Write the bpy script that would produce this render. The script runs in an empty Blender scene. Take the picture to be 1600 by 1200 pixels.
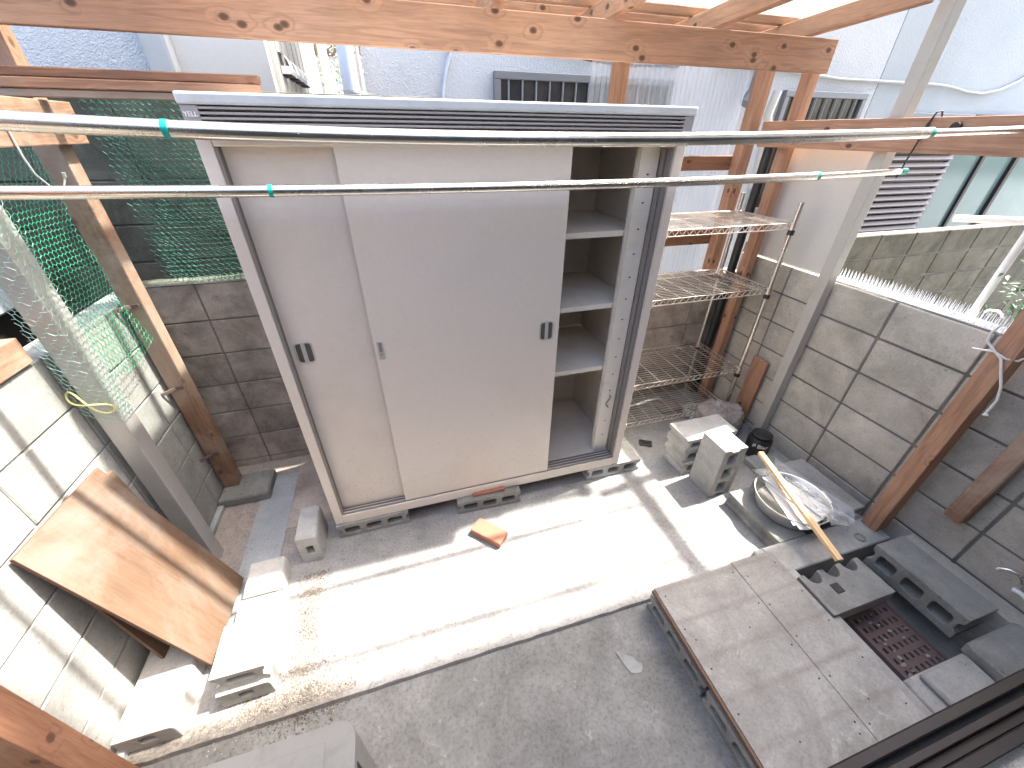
import bpy, bmesh, math, random
from mathutils import Vector, Matrix, noise as mnoise
random.seed(7)
sc = bpy.context.scene
COL = sc.collection
# ------------------------------------------------------------------ camera, sky, sun, exposure
PIT, YAW, ROLL, FPX = 0.573916, 0.293765, 0.010253, 608.03
CAMH = 1.95
fw = Vector((math.sin(YAW)*math.cos(PIT), math.cos(YAW)*math.cos(PIT), -math.sin(PIT)))
r0 = Vector((math.cos(YAW), -math.sin(YAW), 0)); u0 = r0.cross(fw)
rr = r0*math.cos(ROLL) + u0*math.sin(ROLL); uu = rr.cross(fw)
cd = bpy.data.cameras.new("camera"); cam = bpy.data.objects.new("camera", cd); COL.objects.link(cam)
cd.sensor_width = 36; cd.lens = 36*FPX/1600; cd.clip_start = 0.02; cd.clip_end = 500
M = Matrix((rr, uu, -fw)).transposed().to_4x4(); M.translation = (0, 0, CAMH); cam.matrix_world = M
sc.camera = cam
SUN = Vector((0.485, 0.065, 0.875)).normalized()      # towards the sun
world = bpy.data.worlds.new("World"); sc.world = world; world.use_nodes = True
wn = world.node_tree; bg = wn.nodes["Background"]
sky = wn.nodes.new("ShaderNodeTexSky"); sky.sky_type = 'NISHITA'; sky.sun_disc = False
sky.sun_elevation = math.asin(SUN.z); sky.sun_rotation = math.atan2(SUN.x, SUN.y)
sky.air_density = 1.0; sky.dust_density = 4.0; sky.ozone_density = 0.2
wn.links.new(sky.outputs[0], bg.inputs[0]); bg.inputs[1].default_value = 0.15
sd = bpy.data.lights.new("sun", 'SUN'); so = bpy.data.objects.new("sun", sd); COL.objects.link(so)
sd.energy = 2.5; sd.angle = math.radians(1.3); sd.color = (1.0, 0.95, 0.87)
so.rotation_euler = SUN.to_track_quat('Z', 'Y').to_euler(); so.location = SUN*20
sc.view_settings.view_transform = 'Standard'; sc.view_settings.look = 'None'
sc.view_settings.exposure = 2.85; sc.view_settings.gamma = 1.0
sc.cycles.max_bounces = 10; sc.cycles.transparent_max_bounces = 16; sc.cycles.diffuse_bounces = 6

# ------------------------------------------------------------------ material helpers
class NT:
    def __init__(s, name):
        s.m = bpy.data.materials.new(name); s.m.use_nodes = True; s.t = s.m.node_tree
        s.b = s.t.nodes["Principled BSDF"]
    def n(s, typ, **kw):
        x = s.t.nodes.new("ShaderNode"+typ)
        for k, v in kw.items():
            if k.startswith("i_"):
                kk = k[2:]; kk = int(kk) if kk.isdigit() else kk.replace("_", " ")
                x.inputs[kk].default_value = v
            else: setattr(x, k, v)
        return x
    def l(s, a, b): s.t.links.new(a, b)
    def coords(s, scale=(1,1,1), rand=True):
        tc = s.n("TexCoord"); out = tc.outputs["Object"]
        if rand:
            oi = s.n("ObjectInfo"); mul = s.n("Math", operation='MULTIPLY', i_1=37.0); s.l(oi.outputs["Random"], mul.inputs[0])
            ad = s.n("VectorMath", operation='ADD'); s.l(out, ad.inputs[0]); s.l(mul.outputs[0], ad.inputs[1]); out = ad.outputs[0]
        if scale != (1,1,1):
            mp = s.n("VectorMath", operation='MULTIPLY'); mp.inputs[1].default_value = scale; s.l(out, mp.inputs[0]); out = mp.outputs[0]
        return out
    def noise(s, vec, scale, detail=6, rough=.6, dist=0):
        x = s.n("TexNoise", i_Scale=scale, i_Detail=detail, i_Roughness=rough, i_Distortion=dist); s.l(vec, x.inputs["Vector"]); return x.outputs["Fac"]
    def ramp(s, fac, stops):
        x = s.n("ValToRGB"); cr = x.color_ramp
        while len(cr.elements) < len(stops): cr.elements.new(0.5)
        for e, (p, c) in zip(cr.elements, stops):
            e.position = p; e.color = (c, c, c, 1) if isinstance(c, (int, float)) else (*c, 1)
        s.l(fac, x.inputs[0]); return x.outputs[0]
    def mix(s, a, b, fac, mode='MIX'):
        x = s.n("Mix", data_type='RGBA', blend_type=mode)
        for v, i in ((fac, 0), (a, 6), (b, 7)):
            if hasattr(v, "is_output"): s.l(v, x.inputs[i])
            else: x.inputs[i].default_value = (*v, 1) if isinstance(v, (tuple, list)) else v
        return x.outputs[2]
    def math(s, op, a, b=0.0):
        x = s.n("Math", operation=op)
        for v, i in ((a, 0), (b, 1)):
            if hasattr(v, "is_output"): s.l(v, x.inputs[i])
            else: x.inputs[i].default_value = v
        return x.outputs[0]
    def bump(s, h, strength=.3, dist=.01):
        x = s.n("Bump", i_Strength=strength, i_Distance=dist); s.l(h, x.inputs["Height"]); s.l(x.outputs[0], s.b.inputs["Normal"])
    def fin(s, col=None, rough=.8, metal=0.0, spec=None):
        if col is not None:
            if hasattr(col, "is_output"): s.l(col, s.b.inputs["Base Color"])
            else: s.b.inputs["Base Color"].default_value = (*col, 1)
        if hasattr(rough, "is_output"): s.l(rough, s.b.inputs["Roughness"])
        else: s.b.inputs["Roughness"].default_value = rough
        s.b.inputs["Metallic"].default_value = metal
        if spec is not None: s.b.inputs["Specular IOR Level"].default_value = spec
        return s.m

def concrete(name, dark, light, stain=(.08,.075,.065), stain_amt=.55, island=.25, bump=.35, fine=90, warm=None):
    t = NT(name); v = t.coords()
    n1 = t.noise(v, 5, 8, .65); c = t.ramp(n1, [(.3, dark), (.7, light)])
    n2 = t.noise(v, 3.1, 7, .72, .7); sf = t.ramp(n2, [(.48, 0.0), (.72, stain_amt)])
    c = t.mix(c, stain, sf)
    if warm:
        n5 = t.noise(v, 2.3, 5, .6, .3); c = t.mix(c, warm, t.ramp(n5, [(.5, 0.0), (.75, .6)]))
    pit = t.noise(v, 48, 2, .5); c = t.mix(c, stain, t.ramp(pit, [(.69, 0.0), (.73, .55)]))
    big = t.noise(v, 2.0, 5, .65, .4); c = t.mix(c, t.ramp(big, [(.3, .80), (.7, 1.15)]), 1.0, 'MULTIPLY')
    n3 = t.noise(v, fine, 3, .7); sp = t.ramp(n3, [(.3, .84), (.5, 1.0), (.7, 1.05)])
    c = t.mix(c, sp, 1.0, 'MULTIPLY')
    if island:
        g = t.n("NewGeometry"); k = t.math('MULTIPLY_ADD', g.outputs["Random Per Island"], island)
        k.node.inputs[2].default_value = 1-island*.55
        c = t.mix(c, k, 1.0, 'MULTIPLY')
    h = t.math('ADD', t.math('MULTIPLY', n3, .5), n1); t.bump(h, bump, .006)
    return t.fin(c, .92, spec=.25)

def wood(name, axis, a, b, dark, knots=.9, gloss=.6, weather=None, ringd=.80, fibd=.78):
    t = NT(name)
    st = {'x': (.35, 6, 6), 'y': (6, .35, 6), 'z': (6, 6, .35)}[axis]
    v = t.coords(); v1 = t.n("VectorMath", operation='MULTIPLY'); v1.inputs[1].default_value = st; t.l(v, v1.inputs[0]); vs = v1.outputs[0]
    sx = t.n("SeparateXYZ"); t.l(v, sx.inputs[0]); cx = t.n("CombineXYZ"); la, lb = {'x': (0, 2), 'y': (1, 2), 'z': (2, 0)}[axis]
    t.l(t.math('MULTIPLY', sx.outputs[la], 6.0), cx.inputs[0]); lc = 3-la-lb; t.l(t.math('MULTIPLY', t.math('ADD', sx.outputs[lb], sx.outputs[lc]), 9.0), cx.inputs[1])
    vo = t.n("TexVoronoi", i_Scale=1.0, i_Randomness=1.0, voronoi_dimensions='2D'); t.l(cx.outputs[0], vo.inputs["Vector"])
    sepc = t.n("SeparateColor"); t.l(vo.outputs["Color"], sepc.inputs[0]); gate = t.math('MULTIPLY', t.math('GREATER_THAN', sepc.outputs[0], .55), .9)
    d = t.math('ADD', vo.outputs["Distance"], t.math('SUBTRACT', .9, gate))
    near = t.ramp(d, [(0.0, 1.0), (.35, 0.0)])
    base = t.noise(vs, 1.2, 5, .5, .4)
    ph = t.math('ADD', base, t.math('MULTIPLY', near, .16))
    ring = t.math('SINE', t.math('MULTIPLY', ph, 62.0))
    ringc = t.ramp(t.math('MULTIPLY_ADD', ring, .5), [(0.0, 1.0), (.7, .98), (1.0, ringd)]); ringc.node.inputs[0].links[0].from_node.inputs[2].default_value = .5
    blot = t.noise(v, 2.2, 4, .6); c = t.mix(a, b, t.ramp(blot, [(.3, 0.0), (.7, 1.0)]))
    fib = t.noise(vs, 22, 4, .7); c = t.mix(c, t.ramp(fib, [(.3, fibd), (.6, 1.05)]), 1.0, 'MULTIPLY')
    c = t.mix(c, ringc, 1.0, 'MULTIPLY')
    c = t.mix(c, dark, t.math('MULTIPLY', t.ramp(d, [(.05, 1.0), (.09, .75), (.12, .0)]), knots))
    if weather:
        wn_ = t.noise(v, 1.4, 6, .7, .8); c = t.mix(c, weather, t.ramp(wn_, [(.45, 0.0), (.64, .85)]))
    t.bump(t.math('ADD', fib, t.math('MULTIPLY', ring, .2)), .25, .004)
    return t.fin(c, gloss, spec=.3)

def paint(name, col, rough=.45, metal=0, dirt=(.2,.17,.13), amt=.3, bump=.03, scale=3):
    t = NT(name); v = t.coords(); n = t.noise(v, scale, 7, .65, .4)
    c = t.mix(col, dirt, t.ramp(n, [(.5, 0.0), (.8, amt)]))
    n2 = t.noise(v, 55, 3, .6); c = t.mix(c, t.ramp(n2, [(.3, .975), (.6, 1.01)]), 1.0, 'MULTIPLY')
    t.bump(n2, bump, .002); return t.fin(c, rough, metal)

def stainless(name, col=(.72,.72,.7), rough=.2, dirt=.15, tint=(.4,.27,.2)):
    t = NT(name); v = t.coords(); n = t.noise(v, 9, 6, .7)
    c = t.mix(col, tint, t.ramp(n, [(.5, 0.0), (.8, dirt)]))
    return t.fin(c, t.ramp(n, [(.3, rough), (.8, rough+.2)]), 1.0)

def see_through(name, tint, alpha, rough=.15, bump=None, trans_col=None):
    t = NT(name); t.b.inputs["Base Color"].default_value = (*tint, 1); t.b.inputs["Roughness"].default_value = rough
    tr = t.n("BsdfTransparent"); tr.inputs[0].default_value = (*(trans_col or (.93,.95,.97)), 1)
    mx = t.n("MixShader"); mx.inputs[0].default_value = alpha
    t.l(tr.outputs[0], mx.inputs[1]); t.l(t.b.outputs[0], mx.inputs[2])
    t.l(mx.outputs[0], t.t.nodes["Material Output"].inputs["Surface"])
    if bump:
        t.bump(t.noise(t.coords(), bump, 4), .4, .01)
    return t.m

MT = {}
MT['wall_l'] = concrete('block wall pale', (.31,.313,.295), (.43,.425,.40), (.2,.2,.185), .6, .14)
MT['wall_r'] = concrete('block wall grey', (.40,.37,.31), (.55,.505,.435), (.22,.205,.16), .6, .2, warm=(.43,.36,.31))
MT['wall_b'] = concrete('block wall stained', (.22,.19,.165), (.50,.43,.375), (.07,.062,.055), .8, .3, warm=(.36,.285,.24))
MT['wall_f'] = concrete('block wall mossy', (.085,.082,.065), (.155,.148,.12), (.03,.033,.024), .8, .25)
MT['moss'] = concrete('mossy mortar', (.06,.065,.045), (.16,.155,.125), (.03,.035,.025), .8, 0, .7)
MT['mortar'] = concrete('mortar', (.13,.125,.11), (.22,.21,.19), (.06,.06,.05), .5, 0)
MT['mortar_l'] = concrete('mortar pale', (.28,.28,.25), (.38,.37,.34), (.12,.12,.1), .5, 0)
MT['block'] = concrete('hollow block', (.36,.355,.34), (.52,.51,.48), (.18,.17,.15), .5, 0, .5, 120)
MT['block_d'] = concrete('weathered block', (.22,.215,.195), (.34,.33,.30), (.1,.1,.085), .6, 0, .5, 120)
MT['block_l'] = concrete('pale end block', (.46,.45,.42), (.62,.6,.56), (.3,.29,.26), .4, 0, .4, 110)
MT['slab'] = concrete('paving slab', (.29,.28,.26), (.41,.40,.37), (.15,.15,.14), .5, 0)
MT['grit'] = concrete('brown grit', (.12,.105,.09), (.40,.36,.31), (.06,.05,.04), .3, .9, .5, 200)
MT['rock'] = concrete('rock', (.22,.19,.17), (.42,.37,.34), (.1,.08,.07), .5, 0, .9, 40)
WA, WB, WD = (.375,.19,.11), (.475,.27,.17), (.07,.032,.018)
for ax in 'xyz':
    MT['wood_'+ax] = wood('stained timber '+ax, ax, WA, WB, WD)
    MT['woodred_'+ax] = wood('red stained timber '+ax, ax, (.235,.105,.058), (.31,.155,.092), (.07,.025,.014), .8)
    MT['woodold_'+ax] = wood('faded timber '+ax, ax, (.22,.12,.075), (.36,.215,.14), (.06,.03,.02), .7, .75, (.40,.32,.25))
MT['pine'] = wood('raw pine', 'x', (.74,.47,.22), (.80,.56,.31), (.5,.25,.1), .2, .55)
MT['ply'] = wood('plywood face', 'x', (.135,.08,.049), (.195,.125,.083), (.08,.045,.03), .15, .7, (.22,.188,.16), .90, .86)
MT['ply_edge'] = paint('plywood edge', (.15,.085,.055), .8, 0, (.07,.04,.03), .5)
MT['steel'] = paint('beige sheet steel', (.63,.555,.49), .42, 0, (.40,.33,.25), .35, .02, 1.6)
MT['steel_in'] = paint('grey sheet steel inside', (.74,.675,.595), .5, 0, (.46,.39,.32), .5, .03, 4)
MT['track'] = paint('dark door track', (.2,.185,.175), .5)
MT['louver'] = paint('taupe louvre steel', (.34,.31,.295), .5, 0, (.2,.17,.15), .3)
MT['roofalu'] = paint('galvanised roof edge', (.62,.63,.62), .35, .3, (.35,.35,.33), .5, .02, 6)
MT['black'] = paint('black plastic', (.02,.02,.021), .45, 0, (.06,.055,.05), .6)
MT['recess'] = paint('dull dark metal recess', (.075,.066,.06), .5)
MT['void'] = paint('dark recess', (.012,.012,.012), .9)
MT['stain'] = stainless('stainless tube', (.74,.715,.66), .17, .12)
MT['basin'] = stainless('dull basin steel', (.80,.79,.76), .34, .15)
MT['chrome'] = stainless('chrome wire', (.80,.73,.67), .3, .6, (.20,.12,.08))
MT['rackpost'] = stainless('spotted chrome post', (.68,.65,.61), .22, .5, (.30,.2,.14))
MT['alu'] = paint('dull aluminium post', (.46,.44,.42), .42, .35, (.28,.24,.2), .5, .03, 5)
MT['alu_r'] = paint('grey aluminium post', (.44,.42,.38), .5, .15, (.26,.23,.2), .5, .03, 5)
MT['teal'] = paint('teal plastic', (.0,.38,.31), .4, 0, (.0,.2,.18), .3)
MT['net'] = paint('green coated wire', (.05,.36,.19), .5, 0, (.25,.5,.4), .6, 0, 14)
MT['net_pale'] = paint('faded green wire', (.28,.48,.40), .5, 0, (.5,.55,.5), .6, 0, 14)
MT['netd'] = paint('dark green wire', (.03,.20,.13), .6, 0, (.02,.08,.06), .6, 0, 14)
MT['white'] = paint('white plastic', (.80,.80,.77), .4, 0, (.5,.48,.42), .2)
MT['cord'] = paint('white cord', (.72,.69,.62), .8)
MT['yellow'] = paint('pale yellow tie', (.80,.74,.30), .5)
MT['brick'] = paint('terracotta', (.33,.14,.09), .85, 0, (.27,.12,.08), .7, .25, 8)
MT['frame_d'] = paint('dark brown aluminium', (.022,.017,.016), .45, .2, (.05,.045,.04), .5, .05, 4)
MT['winframe'] = paint('slate window frame', (.16,.17,.185), .45, .2)
MT['glass_d'] = paint('dark window glass', (.03,.032,.034), .12)
MT['glass_t'] = paint('frosted teal glass', (.13,.195,.185), .12, 0, (.2,.3,.22), .6, .0, 2)
MT['shutter'] = paint('mauve brown shutter', (.16,.13,.118), .5)
MT['ac'] = paint('dirty condenser casing', (.19,.185,.17), .7, 0, (.1,.097,.087), .8, .1, 11)
MT['siding'] = paint('beige siding', (.52,.50,.46), .7, 0, (.35,.32,.28), .4, .05)
MT['panel'] = paint('beige board', (.56,.54,.50), .75, 0, (.42,.38,.33), .6, .06, 2)
MT['pipe'] = paint('pale blue grey pipe', (.46,.52,.6), .4)
MT['pvcgrey'] = paint('grey conduit', (.36,.37,.37), .5)
MT['paper'] = paint('paper', (.84,.82,.76), .8)
MT['ylw'] = paint('printed yellow', (.85,.6,.08), .6)
MT['bag'] = see_through('clear bag plastic', (.88,.88,.86), .30, .4, 22)
MT['clear'] = see_through('clear corrugated plastic', (.80,.85,.92), .36, .2)
MT['roofclear'] = see_through('corrugated roof plastic', (.80,.92,.88), .22, .3, None, (.95,.99,.97))
MT['spike'] = see_through('clear spike plastic', (.92,.93,.93), .75, .2)
MT['rust'] = paint('rusty iron', (.15,.10,.088), .85, 0, (.09,.062,.055), .7, .4, 18)
MT['leaf'] = paint('glossy leaf', (.10,.2,.11), .3, 0, (.3,.12,.06), .6, 0, 20)
MT['leaf_w'] = paint('pale flower', (.8,.78,.76), .7)
MT['asphalt'] = concrete('alley concrete', (.25,.25,.24), (.36,.36,.34), island=0)
MT['carbody'] = paint('dark car paint', (.02,.02,.025), .2)
MT['rubber'] = paint('rubber', (.02,.02,.02), .8)

def stucco(name, a, b, bscale=58, bstr=.55):
    t = NT(name); v = t.coords(); n = t.noise(v, 1.1, 5, .6); c = t.mix(a, b, t.ramp(n, [(.35, 0.0), (.7, 1.0)]))
    n2 = t.noise(v, bscale, 4, .55, 1.2); t.bump(t.ramp(n2, [(.4, 0.0), (.62, 1.0)]), bstr, .012); return t.fin(c, .9)
MT['stucco'] = stucco('blue grey stucco', (.45,.47,.49), (.53,.545,.56))
MT['stucco_f'] = stucco('smooth pale stucco', (.32,.35,.37), (.37,.40,.42), 60, .25)
MT['ownwall'] = stucco('own house stucco', (.55,.52,.46), (.6,.57,.52))

def ground_mat(kind):
    t = NT('concrete floor '+kind); v = t.coords(rand=False)
    n1 = t.noise(v, 3.5, 9, .68, .3); n2 = t.noise(v, 1.3, 6, .65, .5); n3 = t.noise(v, 75, 3, .7); n4 = t.noise(v, 16, 6, .75, .6)
    if kind == 'far':
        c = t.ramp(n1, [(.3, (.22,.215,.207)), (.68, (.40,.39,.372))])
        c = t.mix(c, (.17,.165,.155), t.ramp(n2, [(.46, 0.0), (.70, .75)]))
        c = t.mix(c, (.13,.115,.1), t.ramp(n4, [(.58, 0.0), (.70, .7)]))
        # browner dirt to the left, where grit has collected
        sp = t.n("SeparateXYZ"); t.l(v, sp.inputs[0])
        left = t.n("MapRange"); left.inputs[1].default_value = -.35; left.inputs[2].default_value = -.75; t.l(t.math('ADD', sp.outputs[0], t.math('MULTIPLY', n2, .25)), left.inputs[0])
        back = t.n("MapRange"); back.inputs[1].default_value = 1.45; back.inputs[2].default_value = 1.75; t.l(sp.outputs[1], back.inputs[0])
        c = t.mix(c, t.ramp(n4, [(.35, (.30,.255,.215)), (.6, (.44,.36,.31))]), t.math('MULTIPLY', left.outputs[0], t.math('MULTIPLY', back.outputs[0], .85)))
        band = t.math('SUBTRACT', 1.0, t.math('MULTIPLY', t.math('ABSOLUTE', t.math('ADD', sp.outputs[0], .64)), 11.0))
        yb = t.n("MapRange"); yb.inputs[1].default_value = 1.45; yb.inputs[2].default_value = 1.3; t.l(sp.outputs[1], yb.inputs[0])
        nb = t.math('SUBTRACT', 1.0, t.math('MULTIPLY', t.math('ABSOLUTE', t.math('SUBTRACT', sp.outputs[1], .84)), 14.0))
        xb = t.n("MapRange"); xb.inputs[1].default_value = -.35; xb.inputs[2].default_value = -.5; t.l(sp.outputs[0], xb.inputs[0])
        bm_ = t.math('MAXIMUM', t.math('MULTIPLY', band, yb.outputs[0]), t.math('MULTIPLY', nb, xb.outputs[0]))
        fine = t.noise(v, 34, 5, .8); bm2 = t.math('ADD', t.math('MULTIPLY', bm_, .9), t.math('SUBTRACT', fine, .75))
        c = t.mix(c, t.ramp(fine, [(.35, (.09,.08,.07)), (.65, (.33,.295,.255))]), t.ramp(bm2, [(.05, 0.0), (.3, .9)]))
    else:
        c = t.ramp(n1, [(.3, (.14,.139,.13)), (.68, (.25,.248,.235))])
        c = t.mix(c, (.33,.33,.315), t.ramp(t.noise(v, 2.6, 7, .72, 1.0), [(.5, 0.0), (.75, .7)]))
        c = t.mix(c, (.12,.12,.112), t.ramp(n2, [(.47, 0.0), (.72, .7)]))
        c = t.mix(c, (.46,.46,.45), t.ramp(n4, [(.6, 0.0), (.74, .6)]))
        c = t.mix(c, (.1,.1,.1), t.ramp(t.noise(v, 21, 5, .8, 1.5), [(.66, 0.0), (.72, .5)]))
    c = t.mix(c, t.ramp(n3, [(.3, .72), (.5, 1.0), (.7, 1.1)]), 1.0, 'MULTIPLY')
    t.bump(t.math('ADD', t.math('MULTIPLY', n3, .4), t.math('ADD', n4, n1)), .3, .006)
    return t.fin(c, .9, spec=.25)
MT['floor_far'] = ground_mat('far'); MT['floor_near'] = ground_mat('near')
MT['strip'] = concrete('smooth concrete strip', (.34,.36,.37), (.45,.46,.465), (.2,.2,.2), .5, 0, .2)
MT['patch'] = concrete('pale smear', (.20,.205,.2), (.36,.37,.36), (.15,.15,.145), .6, 0, .2)
MT['strip_r'] = concrete('pinkish rough strip', (.36,.29,.25), (.50,.42,.37), (.22,.19,.16), .6, 0, .5)

def deck_mat():
    t = NT('grey weathered deck board'); v = t.coords(rand=False)
    n1 = t.noise(v, 4, 8, .65, .3); c = t.ramp(n1, [(.3, (.235,.22,.198)), (.7, (.40,.38,.345))])
    c = t.mix(c, (.15,.14,.125), t.ramp(t.noise(v, 2.6, 7, .7, .9), [(.47, 0.0), (.72, .7)]))
    c = t.mix(c, (.50,.48,.44), t.ramp(t.noise(v, 3.3, 4, .6, 1.5), [(.6, 0.0), (.66, .5)]))
    sp = t.n("SeparateXYZ"); t.l(v, sp.inputs[0])
    # dirt lines left between tiles that once lay here
    def line(o, pitch, off):
        f = t.math('FRACT', t.math('ADD', t.math('DIVIDE', o, pitch), off)); d = t.math('ABSOLUTE', t.math('SUBTRACT', f, .5))
        return t.ramp(t.math('MULTIPLY', d, pitch), [(.0, 1.0), (.012, .35), (.02, 0.0)])
    ly = line(sp.outputs[1], .148, .2); c = t.mix(c, (.22,.195,.17), t.math('MULTIPLY', ly, t.math('MULTIPLY', t.noise(v, 5, 3, .6), 1.1)))
    c = t.mix(c, (.55,.53,.5), t.ramp(t.noise(v, 30, 4, .8), [(.66, 0.0), (.74, .7)]))
    n3 = t.noise(v, 110, 2, .6); c = t.mix(c, t.ramp(n3, [(.3, .85), (.6, 1.05)]), 1.0, 'MULTIPLY')
    t.bump(n1, .2, .004); return t.fin(c, .75)
MT['deck'] = deck_mat()

# ------------------------------------------------------------------ mesh helpers
class MB:
    def __init__(s): s.v = []; s.f = []; s.mi = []; s.cur = 0
    def add(s, vs, fs):
        o = len(s.v); s.v += [tuple(p) for p in vs]; s.f += [tuple(i+o for i in f) for f in fs]; s.mi += [s.cur]*len(fs); return s
    def box(s, x0, x1, y0, y1, z0, z1, mat=None):
        P = [Vector((x, y, z)) for z in (z0, z1) for y in (y0, y1) for x in (x0, x1)]
        if mat: P = [mat @ p for p in P]
        return s.add(P, [(0,2,3,1), (4,5,7,6), (0,1,5,4), (2,6,7,3), (0,4,6,2), (1,3,7,5)])
    def bar(s, a, b, w, h, up=(0,0,1)):
        a, b = Vector(a), Vector(b); d = (b-a).normalized(); x = d.cross(Vector(up)).normalized(); z = x.cross(d)
        P = [p + x*sx*w/2 + z*sz*h/2 for p in (a, b) for sx, sz in ((-1,-1), (1,-1), (1,1), (-1,1))]
        return s.add(P, [(3,2,1,0), (4,5,6,7)] + [(i, (i+1) % 4, 4+(i+1) % 4, 4+i) for i in range(4)])
    def tube(s, pts, r, seg=8, cap=True, r2=None):
        pts = [Vector(p) for p in pts]; n = len(pts); P = []; prev = None
        for i, p in enumerate(pts):
            d = (pts[min(i+1, n-1)] - pts[max(i-1, 0)]).normalized()
            if prev is None:
                prev = d.orthogonal().normalized()
            x = (prev - d*prev.dot(d)); x = x.normalized() if x.length > 1e-6 else d.orthogonal().normalized(); prev = x; y = d.cross(x)
            rad = r if r2 is None else r + (r2-r)*i/(n-1)
            P += [p + (x*math.cos(2*math.pi*k/seg) + y*math.sin(2*math.pi*k/seg))*rad for k in range(seg)]
        F = [(i*seg+k, i*seg+(k+1) % seg, (i+1)*seg+(k+1) % seg, (i+1)*seg+k) for i in range(n-1) for k in range(seg)]
        if cap: F += [tuple(reversed(range(seg))), tuple(range((n-1)*seg, n*seg))]
        return s.add(P, F)
    def lathe(s, prof, c, seg=32):
        cx, cy, cz = c; n = len(prof)
        P = [(cx+r*math.cos(2*math.pi*k/seg), cy+r*math.sin(2*math.pi*k/seg), cz+z) for r, z in prof for k in range(seg)]
        F = [(i*seg+k, i*seg+(k+1) % seg, (i+1)*seg+(k+1) % seg, (i+1)*seg+k) for i in range(n-1) for k in range(seg)]
        return s.add(P, F)
    def quadgrid(s, fn, nu, nv):
        P = [fn(i/nu, j/nv) for j in range(nv+1) for i in range(nu+1)]
        return s.add(P, [(j*(nu+1)+i, j*(nu+1)+i+1, (j+1)*(nu+1)+i+1, (j+1)*(nu+1)+i) for j in range(nv) for i in range(nu)])
    def build(s, name, mat, parent=None, bevel=0, seg=1, smooth=False, base=None, mats=None, jitter=0, solid=0):
        me = bpy.data.meshes.new(name)
        off = Vector(base) if base is not None else (root_of(parent).location.copy() if parent else Vector((0, 0, 0)))
        me.from_pydata([Vector(p)-off for p in s.v], [], s.f); me.update()
        for m in ([MT[mat]] if mats is None else [MT[k] for k in mats]): me.materials.append(m)
        for p, i in zip(me.polygons, s.mi): p.material_index = i
        bm = bmesh.new(); bm.from_mesh(me)
        bmesh.ops.recalc_face_normals(bm, faces=bm.faces) if not solid else None
        if bevel:
            ed = [e for e in bm.edges if len(e.link_faces) == 2 and e.calc_face_angle(0) > .5]
            bmesh.ops.bevel(bm, geom=ed, offset=bevel, segments=seg, profile=.6, affect='EDGES', clamp_overlap=True)
        if jitter:
            for v in bm.verts: v.co += Vector((random.uniform(-1,1), random.uniform(-1,1), random.uniform(-1,1)))*jitter
        bm.to_mesh(me); bm.free()
        if smooth:
            for p in me.polygons: p.use_smooth = True
            try: me.set_sharp_from_angle(angle=math.radians(40))
            except Exception: pass
        o = bpy.data.objects.new(name, me); COL.objects.link(o)
        if parent: o.parent = parent
        elif base is not None: o.location = off
        return o
def root_of(o):
    while o.parent: o = o.parent
    return o
def tag(o, label=None, cat=None, group=None, kind=None):
    if label: o["label"] = label
    if cat: o["category"] = cat
    if group: o["group"] = group
    if kind: o["kind"] = kind
    return o
def thing(name, loc, label, cat, group=None, rz=0):
    o = bpy.data.objects.new(name, None); COL.objects.link(o); o.location = loc; o.rotation_euler = (0, 0, rz); o.empty_display_size = .1
    return tag(o, label, cat, group)
def dup(root, loc, rot, label, group=None):
    r = root.copy(); COL.objects.link(r); r.location = loc; r.rotation_euler = rot; r["label"] = label
    if group: r["group"] = group
    for ch in list(root.children):
        c = ch.copy(); COL.objects.link(c); c.parent = r
        for g in list(ch.children):
            d = g.copy(); COL.objects.link(d); d.parent = c
    return r
def single(name, mb, mat, label, cat, base, group=None, **kw):
    return tag(mb.build(name, mat, None, base=base, **kw), label, cat, group)

def text_mesh(txt, size, place, depth=.0015, font=None):
    cu = bpy.data.curves.new('lettering', 'FONT'); cu.body = txt; cu.size = size; cu.extrude = depth; cu.align_x = 'CENTER'; cu.align_y = 'CENTER'; cu.offset = size*.015
    ob = bpy.data.objects.new('lettering', cu); COL.objects.link(ob)
    dg = bpy.context.evaluated_depsgraph_get(); me = ob.evaluated_get(dg).to_mesh()
    mb = MB(); mb.add([place(v.co.copy()) for v in me.vertices], [tuple(p.vertices) for p in me.polygons])
    ob.evaluated_get(dg).to_mesh_clear(); bpy.data.objects.remove(ob); bpy.data.curves.remove(cu)
    return mb

def hexnet(mapf, w, h, cell, r, skip=None, wob=.12):
    """hexagonal wire mesh over a (u,v) sheet, u across 0..w, v 0..h"""
    mb = MB(); s = cell/math.sqrt(3); pts = {}
    rows = int(h/(1.5*s)) + 1; cols = int(w/cell) + 1
    def P(u, v):
        k = (round(u/cell*2), round(v/s*2))
        if k not in pts:
            q = random.uniform(-wob, wob)*cell; q2 = random.uniform(-wob, wob)*cell
            pts[k] = Vector(mapf(min(max(u+q, 0), w), min(max(v+q2, 0), h)))
        return pts[k]
    done = set()
    for j in range(rows):
        for i in range(cols):
            cx = i*cell + (cell/2 if j % 2 else 0); cy = j*1.5*s
            ring = [(cx + s*math.sin(math.pi/3*k), cy + s*math.cos(math.pi/3*k)) for k in range(6)]
            for k in range(6):
                a, b = ring[k], ring[(k+1) % 6]
                if max(a[0], b[0]) > w or max(a[1], b[1]) > h or min(a[0], b[0]) < 0 or min(a[1], b[1]) < 0: continue
                ka = tuple(sorted([(round(a[0]*1e3), round(a[1]*1e3)), (round(b[0]*1e3), round(b[1]*1e3))]))
                if ka in done: continue
                done.add(ka)
                if skip and skip((a[0]+b[0])/2, (a[1]+b[1])/2): continue
                pa, pb = P(*a), P(*b)
                if (pa-pb).length > 1e-4: mb.tube([pa, pb], r, 3, cap=False)
    return mb

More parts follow.
